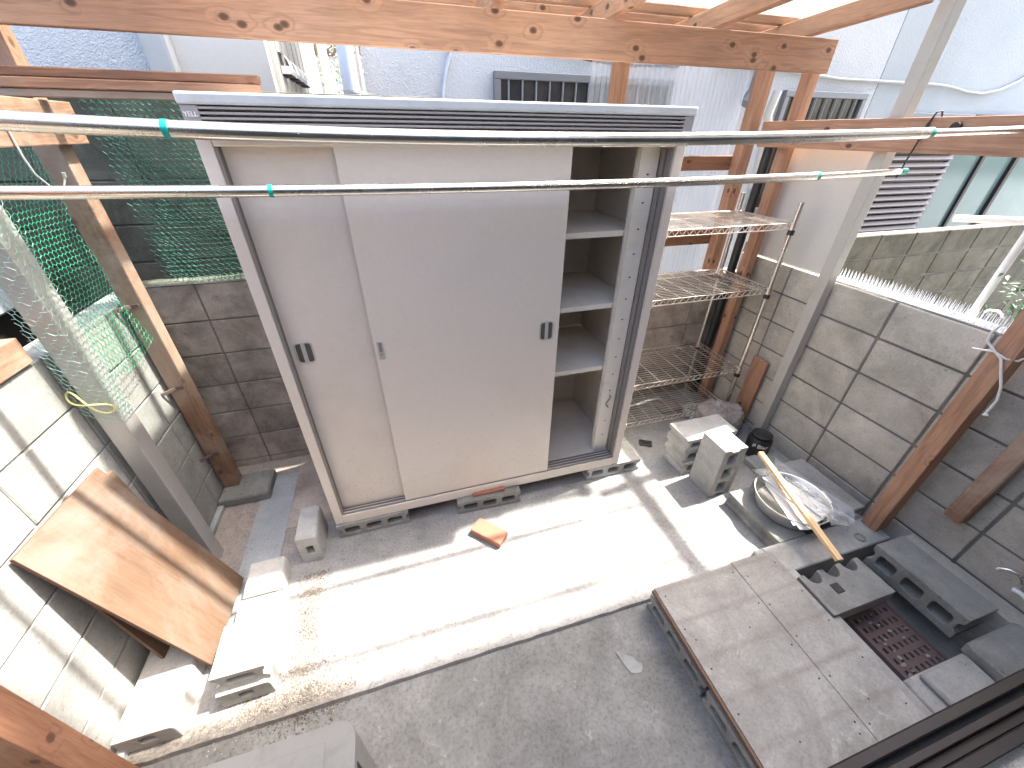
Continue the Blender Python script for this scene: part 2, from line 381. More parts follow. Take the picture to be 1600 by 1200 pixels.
# ------------------------------------------------------------------ ground
g = MB(); g.box(-1.30, 8, .806, 14, -.30, 0)
tag(g.build('ground', 'floor_far'), kind='structure')
g = MB(); g.box(-40, 40, -40, 60, -.6, -.31); tag(g.build('terrain', 'asphalt'), kind='structure')
g = MB()
# lower slab near the house, with a slightly ragged lip
n = 90
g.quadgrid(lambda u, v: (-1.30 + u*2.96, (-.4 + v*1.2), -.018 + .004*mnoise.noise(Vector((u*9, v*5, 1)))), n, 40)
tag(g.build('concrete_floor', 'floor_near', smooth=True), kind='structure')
g = MB()
edge = [(-1.25 + i*.03, .806 + .006*mnoise.noise(Vector((i*.35, 0, 0)))) for i in range(97)]
for (xa, ya), (xb, yb) in zip(edge, edge[1:]): g.add([(xa, ya-.006, -.02), (xb, yb-.006, -.02), (xb, yb, .004), (xa, ya, .004), (xa, ya+.02, .003), (xb, yb+.02, .003)], [(0,1,2,3), (3,2,5,4)])
tag(g.build('kerb', 'floor_far'), kind='structure')
# strips left between wall and cabinet
g = MB(); g.box(-1.02, -.83, 1.30, 2.22, -.01, .006); tag(g.build('path', 'strip', jitter=.0), kind='structure')
g = MB(); g.box(-.83, -.55, 1.75, 2.34, -.01, .004); tag(g.build('floor_patch', 'strip_r'), kind='structure')
# repair smear on the near slab
g = MB(); P = [(.696,.648), (.715,.645), (.735,.625), (.757,.612), (.770,.585), (.785,.575), (.782,.560), (.765,.545), (.742,.547), (.720,.556), (.708,.59)]
g.add([(x, y, -.0135) for x, y in P], [tuple(reversed(range(len(P))))]); tag(g.build('mortar_patch', 'patch'), kind='structure')
# grit: loose small stones in the left part of the slab edge
g = MB()
for i in range(5200):
    k = random.random()
    if k < .45: x = random.gauss(-.63, .04) + .03*math.sin(i*.0); y = random.uniform(.80, 1.42)
    else: x = random.triangular(-.95, -.38, -.70); y = random.gauss(.845, .045)
    z = .0 if y > .806 else -.018; s = random.uniform(.0018, .0062); a = random.random()*6
    tri = [(x+s*math.cos(a+q)*random.uniform(.7,1.3), y+s*math.sin(a+q)*random.uniform(.7,1.3), z) for q in (0, 1.57, 3.14, 4.71)]
    g.add(tri+[(x, y, z+s*random.uniform(.5, 1))], [(0,1,4), (1,2,4), (2,3,4), (3,0,4)])
tag(g.build('gravel', 'grit'), 'brown gritty gravel scattered along the slab edge', None, kind='stuff')
# leaf litter and debris
g = MB()
for i in range(420):
    x = random.uniform(-1.15, 2.3); y = random.choice([random.uniform(.82, 1.6), random.uniform(1.55, 2.3), random.gauss(2.2, .08)])
    s = random.uniform(.002, .006); a = random.random()*6
    g.add([(x+s*math.cos(a), y+s*math.sin(a), .004), (x+s*.5*math.cos(a+1.6), y+s*.5*math.sin(a+1.6), .006), (x-s*math.cos(a), y-s*math.sin(a), .0045), (x-s*.5*math.cos(a+1.6), y-s*.5*math.sin(a+1.6), .0048)], [(0,1,2,3)])
tag(g.build('debris', 'rust'), 'tiny dark crumbs of dirt scattered over the concrete', None, kind='stuff')

# ------------------------------------------------------------------ block walls (stack bond, real joints)
def block_wall(name, axis, plane, a0, a1, joint0, pitch, zs, th, mat, mort, label, face=1, gap=.0035):
    """wall along 'x' or 'y'; visible face at 'plane', thickness goes away in direction face"""
    base = (plane, (a0+a1)/2, 0) if axis == 'y' else ((a0+a1)/2, plane, 0)
    t = thing(name, base, label, 'wall')
    m = MB(); k = joint0 - math.ceil((joint0-a0)/pitch)*pitch
    while k < a1:
        lo, hi = max(k, a0)+gap, min(k+pitch, a1)-gap
        if hi-lo > .02:
            for z0, z1 in zip(zs, zs[1:]):
                d = random.uniform(-.0015, .0015); p0, p1 = sorted((plane+d*1, plane+face*th))
                if axis == 'y': m.box(p0, p1, lo, hi, z0+gap, z1-gap)
                else: m.box(lo, hi, p0, p1, z0+gap, z1-gap)
        k += pitch
    m.build('block_face', mat, t, bevel=.004, jitter=.0008)
    m = MB(); p0, p1 = sorted((plane+face*.008, plane+face*(th-.008)))
    if axis == 'y': m.box(p0, p1, a0+.002, a1-.002, zs[0], zs[-1]-.006)
    else: m.box(a0+.002, a1-.002, p0, p1, zs[0], zs[-1]-.006)
    m.build('mortar_joint', mort, t)
    return t
lw = block_wall('block_wall', 'y', -1.25, -.3, 2.39, 1.63, .404, [-.1,.02,.225,.441,.645,.85,1.06,1.27], .12, 'wall_l', 'mortar_l', 'sunlit pale concrete block wall along the left side of the yard', -1)
block_wall('block_wall', 'x', 2.392, 1.251, 2.62, 1.394, .404, [-.1,.05,.25,.45,.65,.855,1.06], .12, 'wall_b', 'mortar', 'lower dark block wall behind the wire rack under the corrugated sheet', 1)
bw = block_wall('block_wall', 'x', 2.39, -1.37, 1.25, -1.03, .404, [-.1,.05,.25,.45,.65,.855,1.06,1.268], .12, 'wall_b', 'mortar', 'dark stained block wall behind the storage cabinet', 1)
rw = block_wall('block_wall', 'y', 2.50, -.3, 1.69, 1.29, .404, [-.3,-.08,.135,.36,.57,.79,1.01,1.222], .12, 'wall_r', 'mortar', 'grey block wall on the right topped by clear spike strips', 1, .0065)
rw2 = block_wall('block_wall', 'y', 2.52, 1.694, 2.385, 1.95, .404, [-.1,.03,.235,.44,.64,.83,1.03,1.214], .12, 'wall_r', 'mortar', 'short grey block wall section behind the wire rack under the beige board', 1, .005)
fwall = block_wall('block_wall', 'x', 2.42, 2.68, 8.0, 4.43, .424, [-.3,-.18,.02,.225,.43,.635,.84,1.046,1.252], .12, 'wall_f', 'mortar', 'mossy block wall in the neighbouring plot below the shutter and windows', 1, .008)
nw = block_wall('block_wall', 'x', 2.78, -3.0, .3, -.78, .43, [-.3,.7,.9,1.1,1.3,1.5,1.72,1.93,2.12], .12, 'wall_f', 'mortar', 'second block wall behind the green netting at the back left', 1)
# rough mossy crown of mortar on the back wall top (part of that wall)
m = MB()
def crown(u, v):
    x = -1.36 + u*2.0; y = 2.388 + v*.125
    return (x, y, 1.268 + .012*math.sin(math.pi*v) + .014*abs(mnoise.noise(Vector((x*14, y*20, 2))))*math.sin(math.pi*v))
m.quadgrid(crown, 120, 6); m.build('mortar_crown', 'moss', bw, smooth=True)
# plinth step at the foot of right wall
m = MB(); m.box(2.40, 2.497, -.2, .66, -.1, .135); m.build('wall_footing', 'wall_r', rw, bevel=.006)
m = MB(); m.box(-1.246, -1.215, .3, 2.02, -.02, .03); m.build('wall_footing', 'strip', lw, bevel=.004)

# ------------------------------------------------------------------ pit with drain at the lower right
pit = MB()
pit.box(1.655, 1.728, -.15, .70, -.25, .095)            # left rim
pit.box(1.655, 2.40, .686, .835, -.25, .095)            # back rim
pit.box(1.732, 2.40, -.15, .19, -.25, .095)             # front rim
pit.box(1.60, 1.655, .80, .835, -.2, .095)
pt = thing('drain_pit', (2.0, .45, -.1), 'sunken concrete drain pit with flat rim beside the deck', 'drain pit')
pit.build('pit_rim', 'slab', pt, bevel=.006)
m = MB(); m.box(1.725, 2.5, .185, .69, -.2, -.075); m.build('pit_floor', 'block_d', pt)
m = MB(); m.quadgrid(lambda u, v: (1.735+u*.155, .20+v*.34, -.072+.045*(1-u)**1.5+.006*mnoise.noise(Vector((u*5,v*9,0)))), 12, 20); m.build('mortar_slope', 'block_d', pt, smooth=True)
m = MB(); m.lathe([(0,.0),(.018,.0),(.022,.007),(.026,.007),(.028,0)], (2.23,.735,.0955), 20); m.build('ring_mark', 'block_d', pt, smooth=True)
gr = thing('drain_grate', (2.0, .31, -.07), 'rusty iron drain grate with rectangular slots in the pit', 'grate')
m = MB(); x0, x1, y0, y1 = 1.895, 2.125, .195, .47; nx, ny = 7, 6
sx = (x1-x0)/nx; sy = (y1-y0)/ny
for i in range(nx+1): m.box(x0+i*sx-.010, x0+i*sx+.010, y0-.01, y1+.01, -.062, -.048)
for j in range(ny+1): m.box(x0-.01, x1+.01, y0+j*sy-.0125, y0+j*sy+.0125, -.061, -.047)
m.box(x0-.022, x0-.011, y0-.02, y1+.02, -.072, -.04); m.box(x1+.011, x1+.022, y0-.02, y1+.02, -.072, -.04); m.build('bars', 'rust', gr, bevel=.002, jitter=.0012)
m = MB(); m.box(x0-.02, x1+.02, y0-.02, y1+.02, -.0735, -.072); m.build('sump', 'void', gr)
# litter on the grate
m = MB()
for i in range(18):
    x, y = random.uniform(1.90, 2.11), random.uniform(.2, .46); s = random.uniform(.006, .016); a = random.random()*6
    m.add([(x+s*math.cos(a+q), y+s*.6*math.sin(a+q), -.046+random.uniform(0,.006)) for q in (0, 1.3, 2.6, 4.2, 5.2)], [(0,1,2,3,4)])
tag(m.build('leaf_litter', 'grit'), 'dry leaf scraps lying on the rusty drain grate', kind='stuff')

# ------------------------------------------------------------------ hollow concrete blocks
def rrect(cx, cz, w, h, r, n=4):
    out = []
    for sx, sz, a0 in ((1,1,0), (-1,1,90), (-1,-1,180), (1,-1,270)):
        for k in range(n+1):
            a = math.radians(a0+90*k/n); out.append((cx+sx*(w/2-r)+r*math.cos(a), cz+sz*(h/2-r)+r*math.sin(a)))
    return out
def profile_extrude(outer, holes, y0, y1, taper=1.0):
    """face in xz with holes, extruded along y -> (verts, faces)"""
    bm = bmesh.new(); ed = []
    for lp in [outer]+holes:
        vs = [bm.verts.new((x, y0, z)) for x, z in lp]
        ed += [bm.edges.new((vs[i], vs[(i+1) % len(vs)])) for i in range(len(vs))]
    bmesh.ops.triangle_fill(bm, use_beauty=True, use_dissolve=False, edges=ed)
    ex = bmesh.ops.extrude_face_region(bm, geom=bm.faces[:])
    bmesh.ops.translate(bm, vec=(0, y1-y0, 0), verts=[e for e in ex['geom'] if isinstance(e, bmesh.types.BMVert)])
    bmesh.ops.recalc_face_normals(bm, faces=bm.faces[:])
    bm.verts.index_update(); V = [v.co.copy() for v in bm.verts]; F = [tuple(v.index for v in f.verts) for f in bm.faces]; bm.free()
    return V, F
def notch_outline(L, T, nd=.018, nw=.05, left=True, right=True):
    o = [(-L/2, 0), (L/2, 0)]
    if right: o += [(L/2, T/2-nw/2), (L/2-nd, T/2-nw/2+.012), (L/2-nd, T/2+nw/2-.012), (L/2, T/2+nw/2)]
    o += [(L/2, T), (-L/2, T)]
    if left: o += [(-L/2, T/2+nw/2), (-L/2+nd, T/2+nw/2-.012), (-L/2+nd, T/2-nw/2+.012), (-L/2, T/2-nw/2)]
    return o
def hollow_block(mat, label, kind='hollow', group=None):
    """lying flat: length along x, holes run along y, thickness up; base at z=0"""
    t = thing('concrete_block', (0, 0, 0), label, 'block', group)
    if kind == 'hollow': V, F = profile_extrude(notch_outline(.39, .1), [rrect(x, .05, .082, .046, .014) for x in (-.117, 0, .117)], -.095, .095)
    elif kind == 'half': V, F = profile_extrude(notch_outline(.19, .1), [rrect(0, .052, .10, .042, .018)], -.1, .1)
    elif kind == 'end':
        V, F = profile_extrude([(-.095,0), (.095,0), (.095,.082), (.088,.096), (.075,.1), (-.095,.1)], [rrect(.0, .055, .052, .036, .004)], -.195, .195)
    elif kind == 'endhalf':
        V, F = profile_extrude([(-.08,0), (.08,0), (.08,.082), (.073,.096), (.06,.1), (-.08,.1)], [rrect(.0, .055, .05, .034, .004)], -.095, .095)
    m = MB(); m.add(V, F); b = m.build('block_body', mat, t, bevel=.0025, jitter=.0006)
    return t
# under the cabinet
B1 = hollow_block('block_d', 'grey hollow block under the left front corner of the cabinet', group='blocks carrying the cabinet')
B1.location = (-.335, 1.695, 0); B1.rotation_euler = (0, 0, .01)
dup(B1, (.345, 1.665, 0), (0, 0, -.03), 'grey hollow block under the middle of the cabinet front', 'blocks carrying the cabinet')
BL = hollow_block('block', 'pale hollow block jutting out under the right front corner of the cabinet', group='blocks carrying the cabinet')
BL.location = (1.21, 1.705, 0); BL.rotation_euler = (0, 0, -.02)
# stack of three on the right with a block stood on end before it
g3 = 'stack of three blocks right of the cabinet'
dup(BL, (1.845, 1.585, .0), (0, 0, .06), 'bottom hollow block of the stack of three near the rack', g3)
dup(BL, (1.835, 1.59, .1), (0, 0, .02), 'middle hollow block of the stack of three near the rack', g3)
dup(BL, (1.83, 1.585, .2), (0, 0, .0), 'topmost hollow block of the stack of three, sun on its near edge', g3)
st = dup(BL, (1.765, 1.362, .195), (0, 0, 0), 'pale hollow block standing upright on end before the stack of three')
st.rotation_euler = Matrix(((0,0,1), (0,1,0), (-1,0,0))).to_euler(); st.location = (1.697, 1.36, .195); st.scale = (1, 1, 1.62); del st["group"]
# left group
E1 = hollow_block('block_l', 'whitish end block against the left wall below the leaning boards', 'end'); E1.location = (-1.135, 1.045, 0); E1.rotation_euler = (0, 0, .0)
E2 = dup(E1, (-.827, 1.10, 0), (0, 0, .02), 'whitish end block lying on the floor under the grooved half block')
E3 = hollow_block('block_l', 'pale half end block at the far end of the left floor row', 'endhalf'); E3.location = (-.842, 1.395, 0); E3.rotation_euler = (0, 0, .03)
H1 = hollow_block('block_l', 'pale half block with one wide hole, on top of the left floor row', 'half'); H1.location = (-.815, 1.022, .1)
# stood block left of cabinet (hole faces viewer)
S1 = hollow_block('block', 'pale narrow block with one square hole left of the cabinet corner', 'endhalf'); S1.location = (-.652, 1.60, 0)
S1.children[0].data = S1.children[0].data.copy()
for v in S1.children[0].data.vertices: x, y, z = v.co; v.co = (z-.05, y*1.15, (x+.08)*1.19)
# deck supports
D1 = dup(B1, (1.045, .595, -.018), (0, 0, math.pi/2), 'grey hollow block under the far end of the deck side', 'blocks under the deck')
dup(B1, (1.045, .195, -.018), (0, 0, math.pi/2+.02), 'grey hollow block under the near end of the deck side', 'blocks under the deck')
dup(B1, (1.045, -.205, -.018), (0, 0, math.pi/2), 'grey hollow block under the deck beside the house', 'blocks under the deck')
# pit blocks
PB = hollow_block('block_d', 'grey hollow block on its side along the pit edge with holes facing the grate'); PB.location = (2.245, .445, .05); PB.scale = (1, 1, 1.5); PB.rotation_euler = (0, 0, math.pi/2)
t = thing('concrete_block', (1.875, .545, .02), 'broken grey block with scalloped edge lying over the pit', 'block')
out = [(-.195, 0), (.195, 0), (.195, .19)]
for cx in (.117, 0, -.117): out += [(cx+.041, .19)] + [(cx+.041*math.cos(a), .19-.055*math.sin(a)) for a in [math.pi*k/8 for k in range(1, 8)]] + [(cx-.041, .19)]
out += [(-.195, .19)]
V, F = profile_extrude(out, [], 0, .1)
m = MB(); m.add([(1.875+x*1.0, .455+z, .02+y) for x, y, z in V], F); m.build('block_body', 'block_d', t, bevel=.003, jitter=.001)
m = MB(); m.box(1.79, 1.835, .525, .57, .1205, .125, None); single('dark_tile', m, 'black', 'small dark square chip lying on the broken block', 'tile', (1.81, .545, .12), bevel=.001)
m = MB(); m.box(1.80, 2.06, .06, .185, .099, .125); single('concrete_slab', m, 'slab', 'pale concrete slab at the near edge of the drain pit', 'slab', (1.93, .12, .1), bevel=.008, jitter=.002)
m = MB(); m.box(2.07, 2.39, .03, .2, .096, .17); single('concrete_slab', m, 'block_d', 'darker thick slab beside the pit against the right wall', 'slab', (2.2, .12, .1), bevel=.012, jitter=.004)
# slabs under basin
SL = hollow_block('block_d', 'grey grooved half block under the far left of the steel basin', 'half'); SL.location = (1.863, 1.100, 0)
dup(SL, (1.866, .932, 0), (0, 0, .02), 'grey grooved half block under the near left of the steel basin')
m = MB(); m.box(2.02, 2.40, .855, 1.27, .112, .155); single('concrete_slab', m, 'slab', 'wide smooth grey slab raised behind the basin by the right wall', 'slab', (2.2, 1.06, .11), bevel=.005)
m = MB(); m.box(1.985, 2.38, .90, 1.24, 0, .111); single('concrete_block', m, 'block_d', 'rough dark block carrying the wide slab behind the basin', 'block', (2.2, 1.07, 0), bevel=.006, jitter=.003)
m = MB(); m.box(2.16, 2.45, 1.29, 1.47, 0, .045); single('paving_slab', m, 'slab', 'low grey paving slab on the floor between black pot and wide slab', 'slab', (2.3, 1.38, 0), bevel=.006, jitter=.003)

# bricks
m = MB(); m.box(-.098, .098, -.048, .048, 0, .042)
BR = thing('brick', (.292, 1.385, .003), 'lone red brick lying on the sunlit floor', 'brick', rz=-.80)
m.build('brick_body', 'brick', BR, bevel=.004, jitter=.001, base=(0,0,0))
dup(BR, (-.425, 1.672, .1), (0, 0, .01), 'thin red brick wedged under the left corner of the cabinet')
dup(BR, (.345, 1.64, .1), (0, 0, -.02), 'thin red brick wedged under the middle of the cabinet')
for o in COL.objects:
    if o.name.startswith('brick') and o.parent is None and o is not BR: o.scale = (1, 1, .55)

# small things on floor
m = MB(); m.box(-.045, .045, -.03, .03, 0, .012, Matrix.Translation((1.60, 1.825, .002)) @ Matrix.Rotation(-.5, 4, 'Z')); single('dark_tile', m, 'black', 'small dark tile lying on the floor right of the cabinet', 'tile', (1.6, 1.825, 0), bevel=.006, seg=2)

# ------------------------------------------------------------------ plywood deck
dk = thing('deck', (1.3, .43, .1), 'low grey board deck resting on hollow blocks', 'deck')
def screws(m, xs, n):
    m.cur = 1
    for xx in xs:
        for k in range(7): m.lathe([(0,.0005),(.0035,.0005),(.0035,-.002)], (xx+random.uniform(-.006,.006), .73-k*.15+random.uniform(-.02,.02), .1318), 8)
    for k in range(n): m.lathe([(0,.0005),(.003,.0005),(.003,-.002)], (random.uniform(xs[0], xs[-1]), random.uniform(.0,.75), .1318), 8)
m = MB(); m.box(.958, 1.405, -.30, .788, .118, .131); screws(m, (.985, 1.378), 4)
m.build('deck_board', None, dk, mats=['deck', 'void'])
m = MB(); m.box(1.408, 1.652, -.30, .795, .1185, .1315); screws(m, (1.432, 1.628), 2); m.build('deck_board', None, dk, mats=['deck', 'void'])
m = MB(); m.box(.963, 1.648, -.30, .782, .1005, .1175); m.build('base_board', 'ply_edge', dk, bevel=.001)
m = MB(); m.box(.945, .957, -.30, .786, .108, .129); m.build('edge_strip', 'ply_edge', dk, bevel=.002)
# ------------------------------------------------------------------ storage cabinet
cb = thing('storage_cabinet', (.35, 1.95, .10), 'large beige steel storage cabinet with sliding doors, right side open', 'cabinet')
X0, X1, YF, YB, ZB, ZT = -.528, 1.232, 1.61, 2.33, .102, 1.945
m = MB()
m.box(X0, X0+.043, YF, YF+.10, ZB+.004, ZT)           # left upright
m.box(X1-.045, X1, YF, YF+.10, ZB+.004, ZT)           # right upright
m.box(X0+.043, X1-.045, YF, YF+.085, ZB, .163)        # bottom rail
m.box(X0+.043, X1-.045, YF+.002, YF+.085, 1.905, ZT)  # header
m.build('frame', 'steel', cb, bevel=.004, seg=2)
m = MB(); m.box(X0+.003, X0+.015, YF+.10, YB-.012, ZB+.006, ZT); m.build('side_panel', 'steel', cb)
m = MB(); m.box(X1-.018, X1-.003, YF+.10, YB-.012, ZB+.006, ZT); m.build('side_panel', 'steel_in', cb)
m = MB(); m.box(X0+.003, X1-.003, YB-.012, YB, ZB+.006, ZT); m.build('back_panel', 'steel_in', cb)
m = MB(); m.box(X0+.016, X1-.019, YF+.086, YB-.013, .15, .166); m.build('floor_panel', 'steel_in', cb, bevel=.002)
m = MB(); m.box(X0+.016, X1-.019, YF+.086, YB-.013, 1.925, ZT-.002); m.build('ceiling_panel', 'steel_in', cb)
# tracks: bottom ribs and right jamb grooves
m = MB()
for y in (YF+.010, YF+.032, YF+.054, YF+.076): m.box(X0+.044, X1-.046, y-.003, y+.003, .1635, .172)
m.build('bottom_track', 'track', cb)
m = MB()
for y, z in ((YF+.012, 0), (YF+.05, 0)): m.box(X1-.056, X1-.046, y, y+.026, .175, 1.90)
m.build('side_track', 'track', cb)
m = MB()
for y in (YF+.004,YF+.044): m.box(X0+.0435, X0+.052, y, y+.008, .174, 1.90); m.box(X0+.0435, X0+.049, y+.012, y+.03, .174, 1.90)
m.build('side_track', 'track', cb)
# inner right jamb with pilaster slots, rear pilaster
m = MB(); m.box(X1-.15, X1-.057, YF+.088, YF+.10, .167, 1.924); m.box(X1-.152, X1-.140, YF+.1005, YF+.125, .167, 1.924); m.cur = 1
for k in range(14): m.box(X1-.108, X1-.096, YF+.0865, YF+.0885, .30+k*.115, .308+k*.115)
m.build('inner_jamb', None, cb, mats=['steel_in', 'void'], bevel=.0008)
m = MB(); m.box(.98, 1.015, YB-.030, YB-.0125, .167, 1.924); m.cur = 1
for k in range(14): m.box(.994, 1.001, YB-.0315, YB-.0298, .30+k*.115, .308+k*.115)
m.build('pilaster', None, cb, mats=['steel_in', 'void'], bevel=.0008)
for z in (1.545, 1.178, .792):
    m = MB(); m.box(X0+.02, X1-.022, YF+.13, YB-.032, z, z+.014); m.box(X0+.02, X1-.153, YF+.128, YF+.1297, z-.012, z+.0145); m.build('shelf', 'steel_in', cb, bevel=.0015)
# shelf hanging wire inside the jamb
m = MB(); pts = [(X1-.105, YF+.082, .63-.1*i/8+.0) if False else (X1-.105+.012*math.sin(i*.9), YF+.082, .62-.012*i) for i in range(9)]
m.tube(pts, .0022, 5); m.build('wire_hook', 'void', cb)
def door(x0, x1, y, name):
    m = MB(); m.box(x0, x1, y, y+.004, .174, 1.915)
    m.box(x0, x0+.006, y+.0045, y+.024, .174, 1.915); m.box(x1-.006, x1, y+.0045, y+.024, .174, 1.915)
    m.cur = 1
    for i in range(60):
        x = random.uniform(x0+.03, x1-.03); z = .2+abs(random.gauss(0, .2)); w = random.uniform(.001, .004); h = random.uniform(.0008, .0018)
        if x > .01 and name == 'l': continue
        m.box(x-w, x+w, y-.0005, y+.0005, z, z+h)
    return m.build('sliding_door', None, cb, mats=['steel', 'ply_edge'])
def handle(d, cx, cz, y):
    V, F = profile_extrude(rrect(cx, cz, .072, .100, .016), [rrect(cx, cz, .060, .088, .012)], y-.004, y+.0005)
    m = MB(); m.add(V, F); m.build('handle_rim', 'alu', d, bevel=.001)
    m = MB(); P = rrect(cx, cz, .060, .088, .012); m.add([(x, y-.0008, z) for x, z in P], [tuple(range(len(P)))]); m.build('handle_recess', 'recess', d, solid=1)
    m = MB(); m.box(cx-.0085, cx+.0085, y-.0045, y-.0009, cz-.0435, cz+.0435); m.build('handle_bar', 'alu', d, bevel=.001)
dL = door(X0+.052, .02, YF+.046, 'l'); dR = door(-.140, .726, YF+.008, 'r')
handle(dL, -.424, 1.152, YF+.046); handle(dR, .662, 1.137, YF+.008)
m = MB(); m.box(-.127, -.102, YF+.0045, YF+.0078, 1.095, 1.185); lk = m.build('lock', 'alu', dR, bevel=.002)
m = MB(); m.box(-.121, -.108, YF+.003, YF+.0044, 1.135, 1.178); m.lathe([(0,0),(.006,0)], (-.114, YF+.003, 1.12), 8); m.build('keyhole', 'track', dR)
# roof with louvred eave
m = MB()
m.box(-.514, 1.192, 1.53, YB+.03, 2.008, 2.038)
m.build('roof', 'roofalu', cb, bevel=.006, seg=2)
m = MB()
ZL0, ZL1 = 1.946, 2.0075
m.box(-.51, -.468, 1.535, 1.60, ZL0, ZL1); m.box(1.145, 1.186, 1.535, 1.60, ZL0, ZL1)
m.box(-.468, 1.145, 1.575, 1.60, ZL0, ZL1)
for k in range(5):
    z = ZL0 + .002 + k*.0125; m.box(-.4679, 1.1449, 1.535, 1.5745, z, z+.0064)
ev = m.build('eave_louvre', 'louver', cb, bevel=.0012)
m = MB(); m.box(X0+.06, X1-.01, 1.6005, YB, 1.946, 2.007); m.build('roof_core', 'louver', cb)
text_mesh("YELL", .016, lambda c: Vector((-.489+c.x, 1.5335-c.z, 1.985+c.y))).build('lettering', 'white', cb)
# ------------------------------------------------------------------ wire shelf rack
rk = thing('wire_rack', (1.93, 2.16, 0), 'chrome wire shelving rack with four shelves right of the cabinet', 'shelf rack')
RX0, RX1, RY0, RY1 = 1.46, 2.378, 1.935, 2.39
for (x, y) in ((RX1, RY0), (RX1, RY1), (RX0, RY0), (RX0, RY1)):
    m = MB(); m.tube([(x, y, .0), (x, y, 1.615)], .0148, 14); p = m.build('post', 'rackpost', rk, smooth=True)
    for z in (1.43, 1.02, .40, .07):
        m = MB(); m.lathe([(.015,0),(.0195,0),(.0185,.05),(.015,.05)], (x, y, z), 14); m.build('clip_sleeve', 'black', p, smooth=True)
for z in (1.50, 1.09, .47, .13):
    m = MB()
    for zz in (z, z-.035):
        for a, b in (((RX0,RY0),(RX1,RY0)), ((RX0,RY1),(RX1,RY1)), ((RX0,RY0),(RX0,RY1)), ((RX1,RY0),(RX1,RY1))):
            m.tube([(*a, zz), (*b, zz)], .0038, 6)
    def zig(a, b, n):
        a, b = Vector((*a, z)), Vector((*b, z)); pts = []
        for i in range(2*n+1):
            p = a.lerp(b, i/(2*n)); p.z = z-.001 if i % 2 == 0 else z-.034; pts.append(p)
        m.tube(pts, .0028, 5)
    zig((RX0,RY0), (RX1,RY0), 19); zig((RX0,RY1), (RX1,RY1), 19); zig((RX1,RY0), (RX1,RY1), 9); zig((RX0,RY0), (RX0,RY1), 9)
    ny = 17
    for i in range(1, ny): m.tube([(RX0, RY0+(RY1-RY0)*i/ny, z+.0015), (RX1, RY0+(RY1-RY0)*i/ny, z+.0015)], .0022, 5)
    for i in range(1, 8): m.tube([(RX0+(RX1-RX0)*i/8, RY0, z-.0022), (RX0+(RX1-RX0)*i/8, RY1, z-.0022)], .0029, 5)
    for x in (RX0, RX1):
        for y in (RY0, RY1): m.lathe([(.015,-.04),(.021,-.04),(.021,.004),(.015,.004)], (x, y, z), 12)
    m.build('wire_shelf', 'chrome', rk, smooth=True)

# rock behind the stack
rg = MB(); 
def rockf(u, v):
    th = u*2*math.pi; ph = v*math.pi; d = Vector((math.sin(ph)*math.cos(th), math.sin(ph)*math.sin(th), math.cos(ph)))
    r = 1 + .28*mnoise.noise(d*1.5+Vector((3,1,2))) + .12*mnoise.noise(d*4.5) + .05*mnoise.noise(d*12)
    q = Vector((d.x*.17, d.y*.14, d.z*.15))*r; q.z = min(q.z, .095+.02*mnoise.noise(d*6))
    return (2.24+q.x, 1.83+q.y, .105+q.z)
rg.quadgrid(rockf, 48, 28); single('rock', rg, 'rock', 'rough flat topped rock behind the block stack', 'rock', (2.24, 1.83, 0), smooth=True)
# crumpled clear bag under rack
def bagf(cx, cy, cz, sx, sy, sz, seed):
    def f(u, v):
        th = u*2*math.pi; ph = v*math.pi; d = Vector((math.sin(ph)*math.cos(th), math.sin(ph)*math.sin(th), math.cos(ph)))
        n = mnoise.noise(d*2.2+Vector((seed, 0, 0)))*.5 + abs(mnoise.noise(d*6+Vector((0, seed, 0))))*.35
        q = d*(.8+n); return (cx+q.x*sx, cy+q.y*sy, max(cz+q.z*sz, .003))
    return f
m = MB(); m.quadgrid(bagf(2.19, 2.02, .045, .13, .10, .055, 5), 40, 24); single('plastic_bag', m, 'bag', 'crumpled clear plastic bag on the floor under the wire rack', 'bag', (2.19, 2.02, 0))
m = MB(); m.box(1.93, 2.16, 2.10, 2.24, .001, .03); single('paving_slab', m, 'rock', 'small pinkish slab on the floor under the wire rack', 'slab', (2.05, 2.17, 0), bevel=.006, jitter=.003)

# black pot with lettering
pc = thing('black_pot', (2.305, 1.515, 0), 'black lidded pot marked Bier by the grey post', 'pot')
m = MB(); m.lathe([(0,.002),(.066,.002),(.074,.012),(.077,.11),(.076,.15),(.068,.162),(.060,.164)], (2.305,1.515,0), 40); m.build('pot_body', 'black', pc, smooth=True)
m = MB(); m.lathe([(.060,.163),(.061,.178),(.066,.180),(.066,.186),(.062,.188),(.056,.184),(0,.183)], (2.305,1.515,0), 40); m.build('pot_lid', 'black', pc, smooth=True)
va = math.atan2(-1.515, -2.305)
def wrap(off, h):
    def f(c):
        a = va + .12 + (off+c.x)/.0775; r = .0772 + c.z
        return Vector((2.305+r*math.cos(a), 1.515+r*math.sin(a), h+c.y))
    return f
text_mesh("Bier", .042, wrap(.026, .120)).build('lettering', 'cord', pc)
m = MB()
for k in range(4):
    f = wrap(-.036+.005*k, .120); P = [f(Vector((x, y, .001))) for x, y in ((-.0018,-.016+.003*k), (.0018,-.016+.003*k), (.0018,.008+.003*k), (-.0018,.008+.003*k))]; m.add(P, [(0,1,2,3)])
m.build('emblem', 'cord', pc, solid=1)

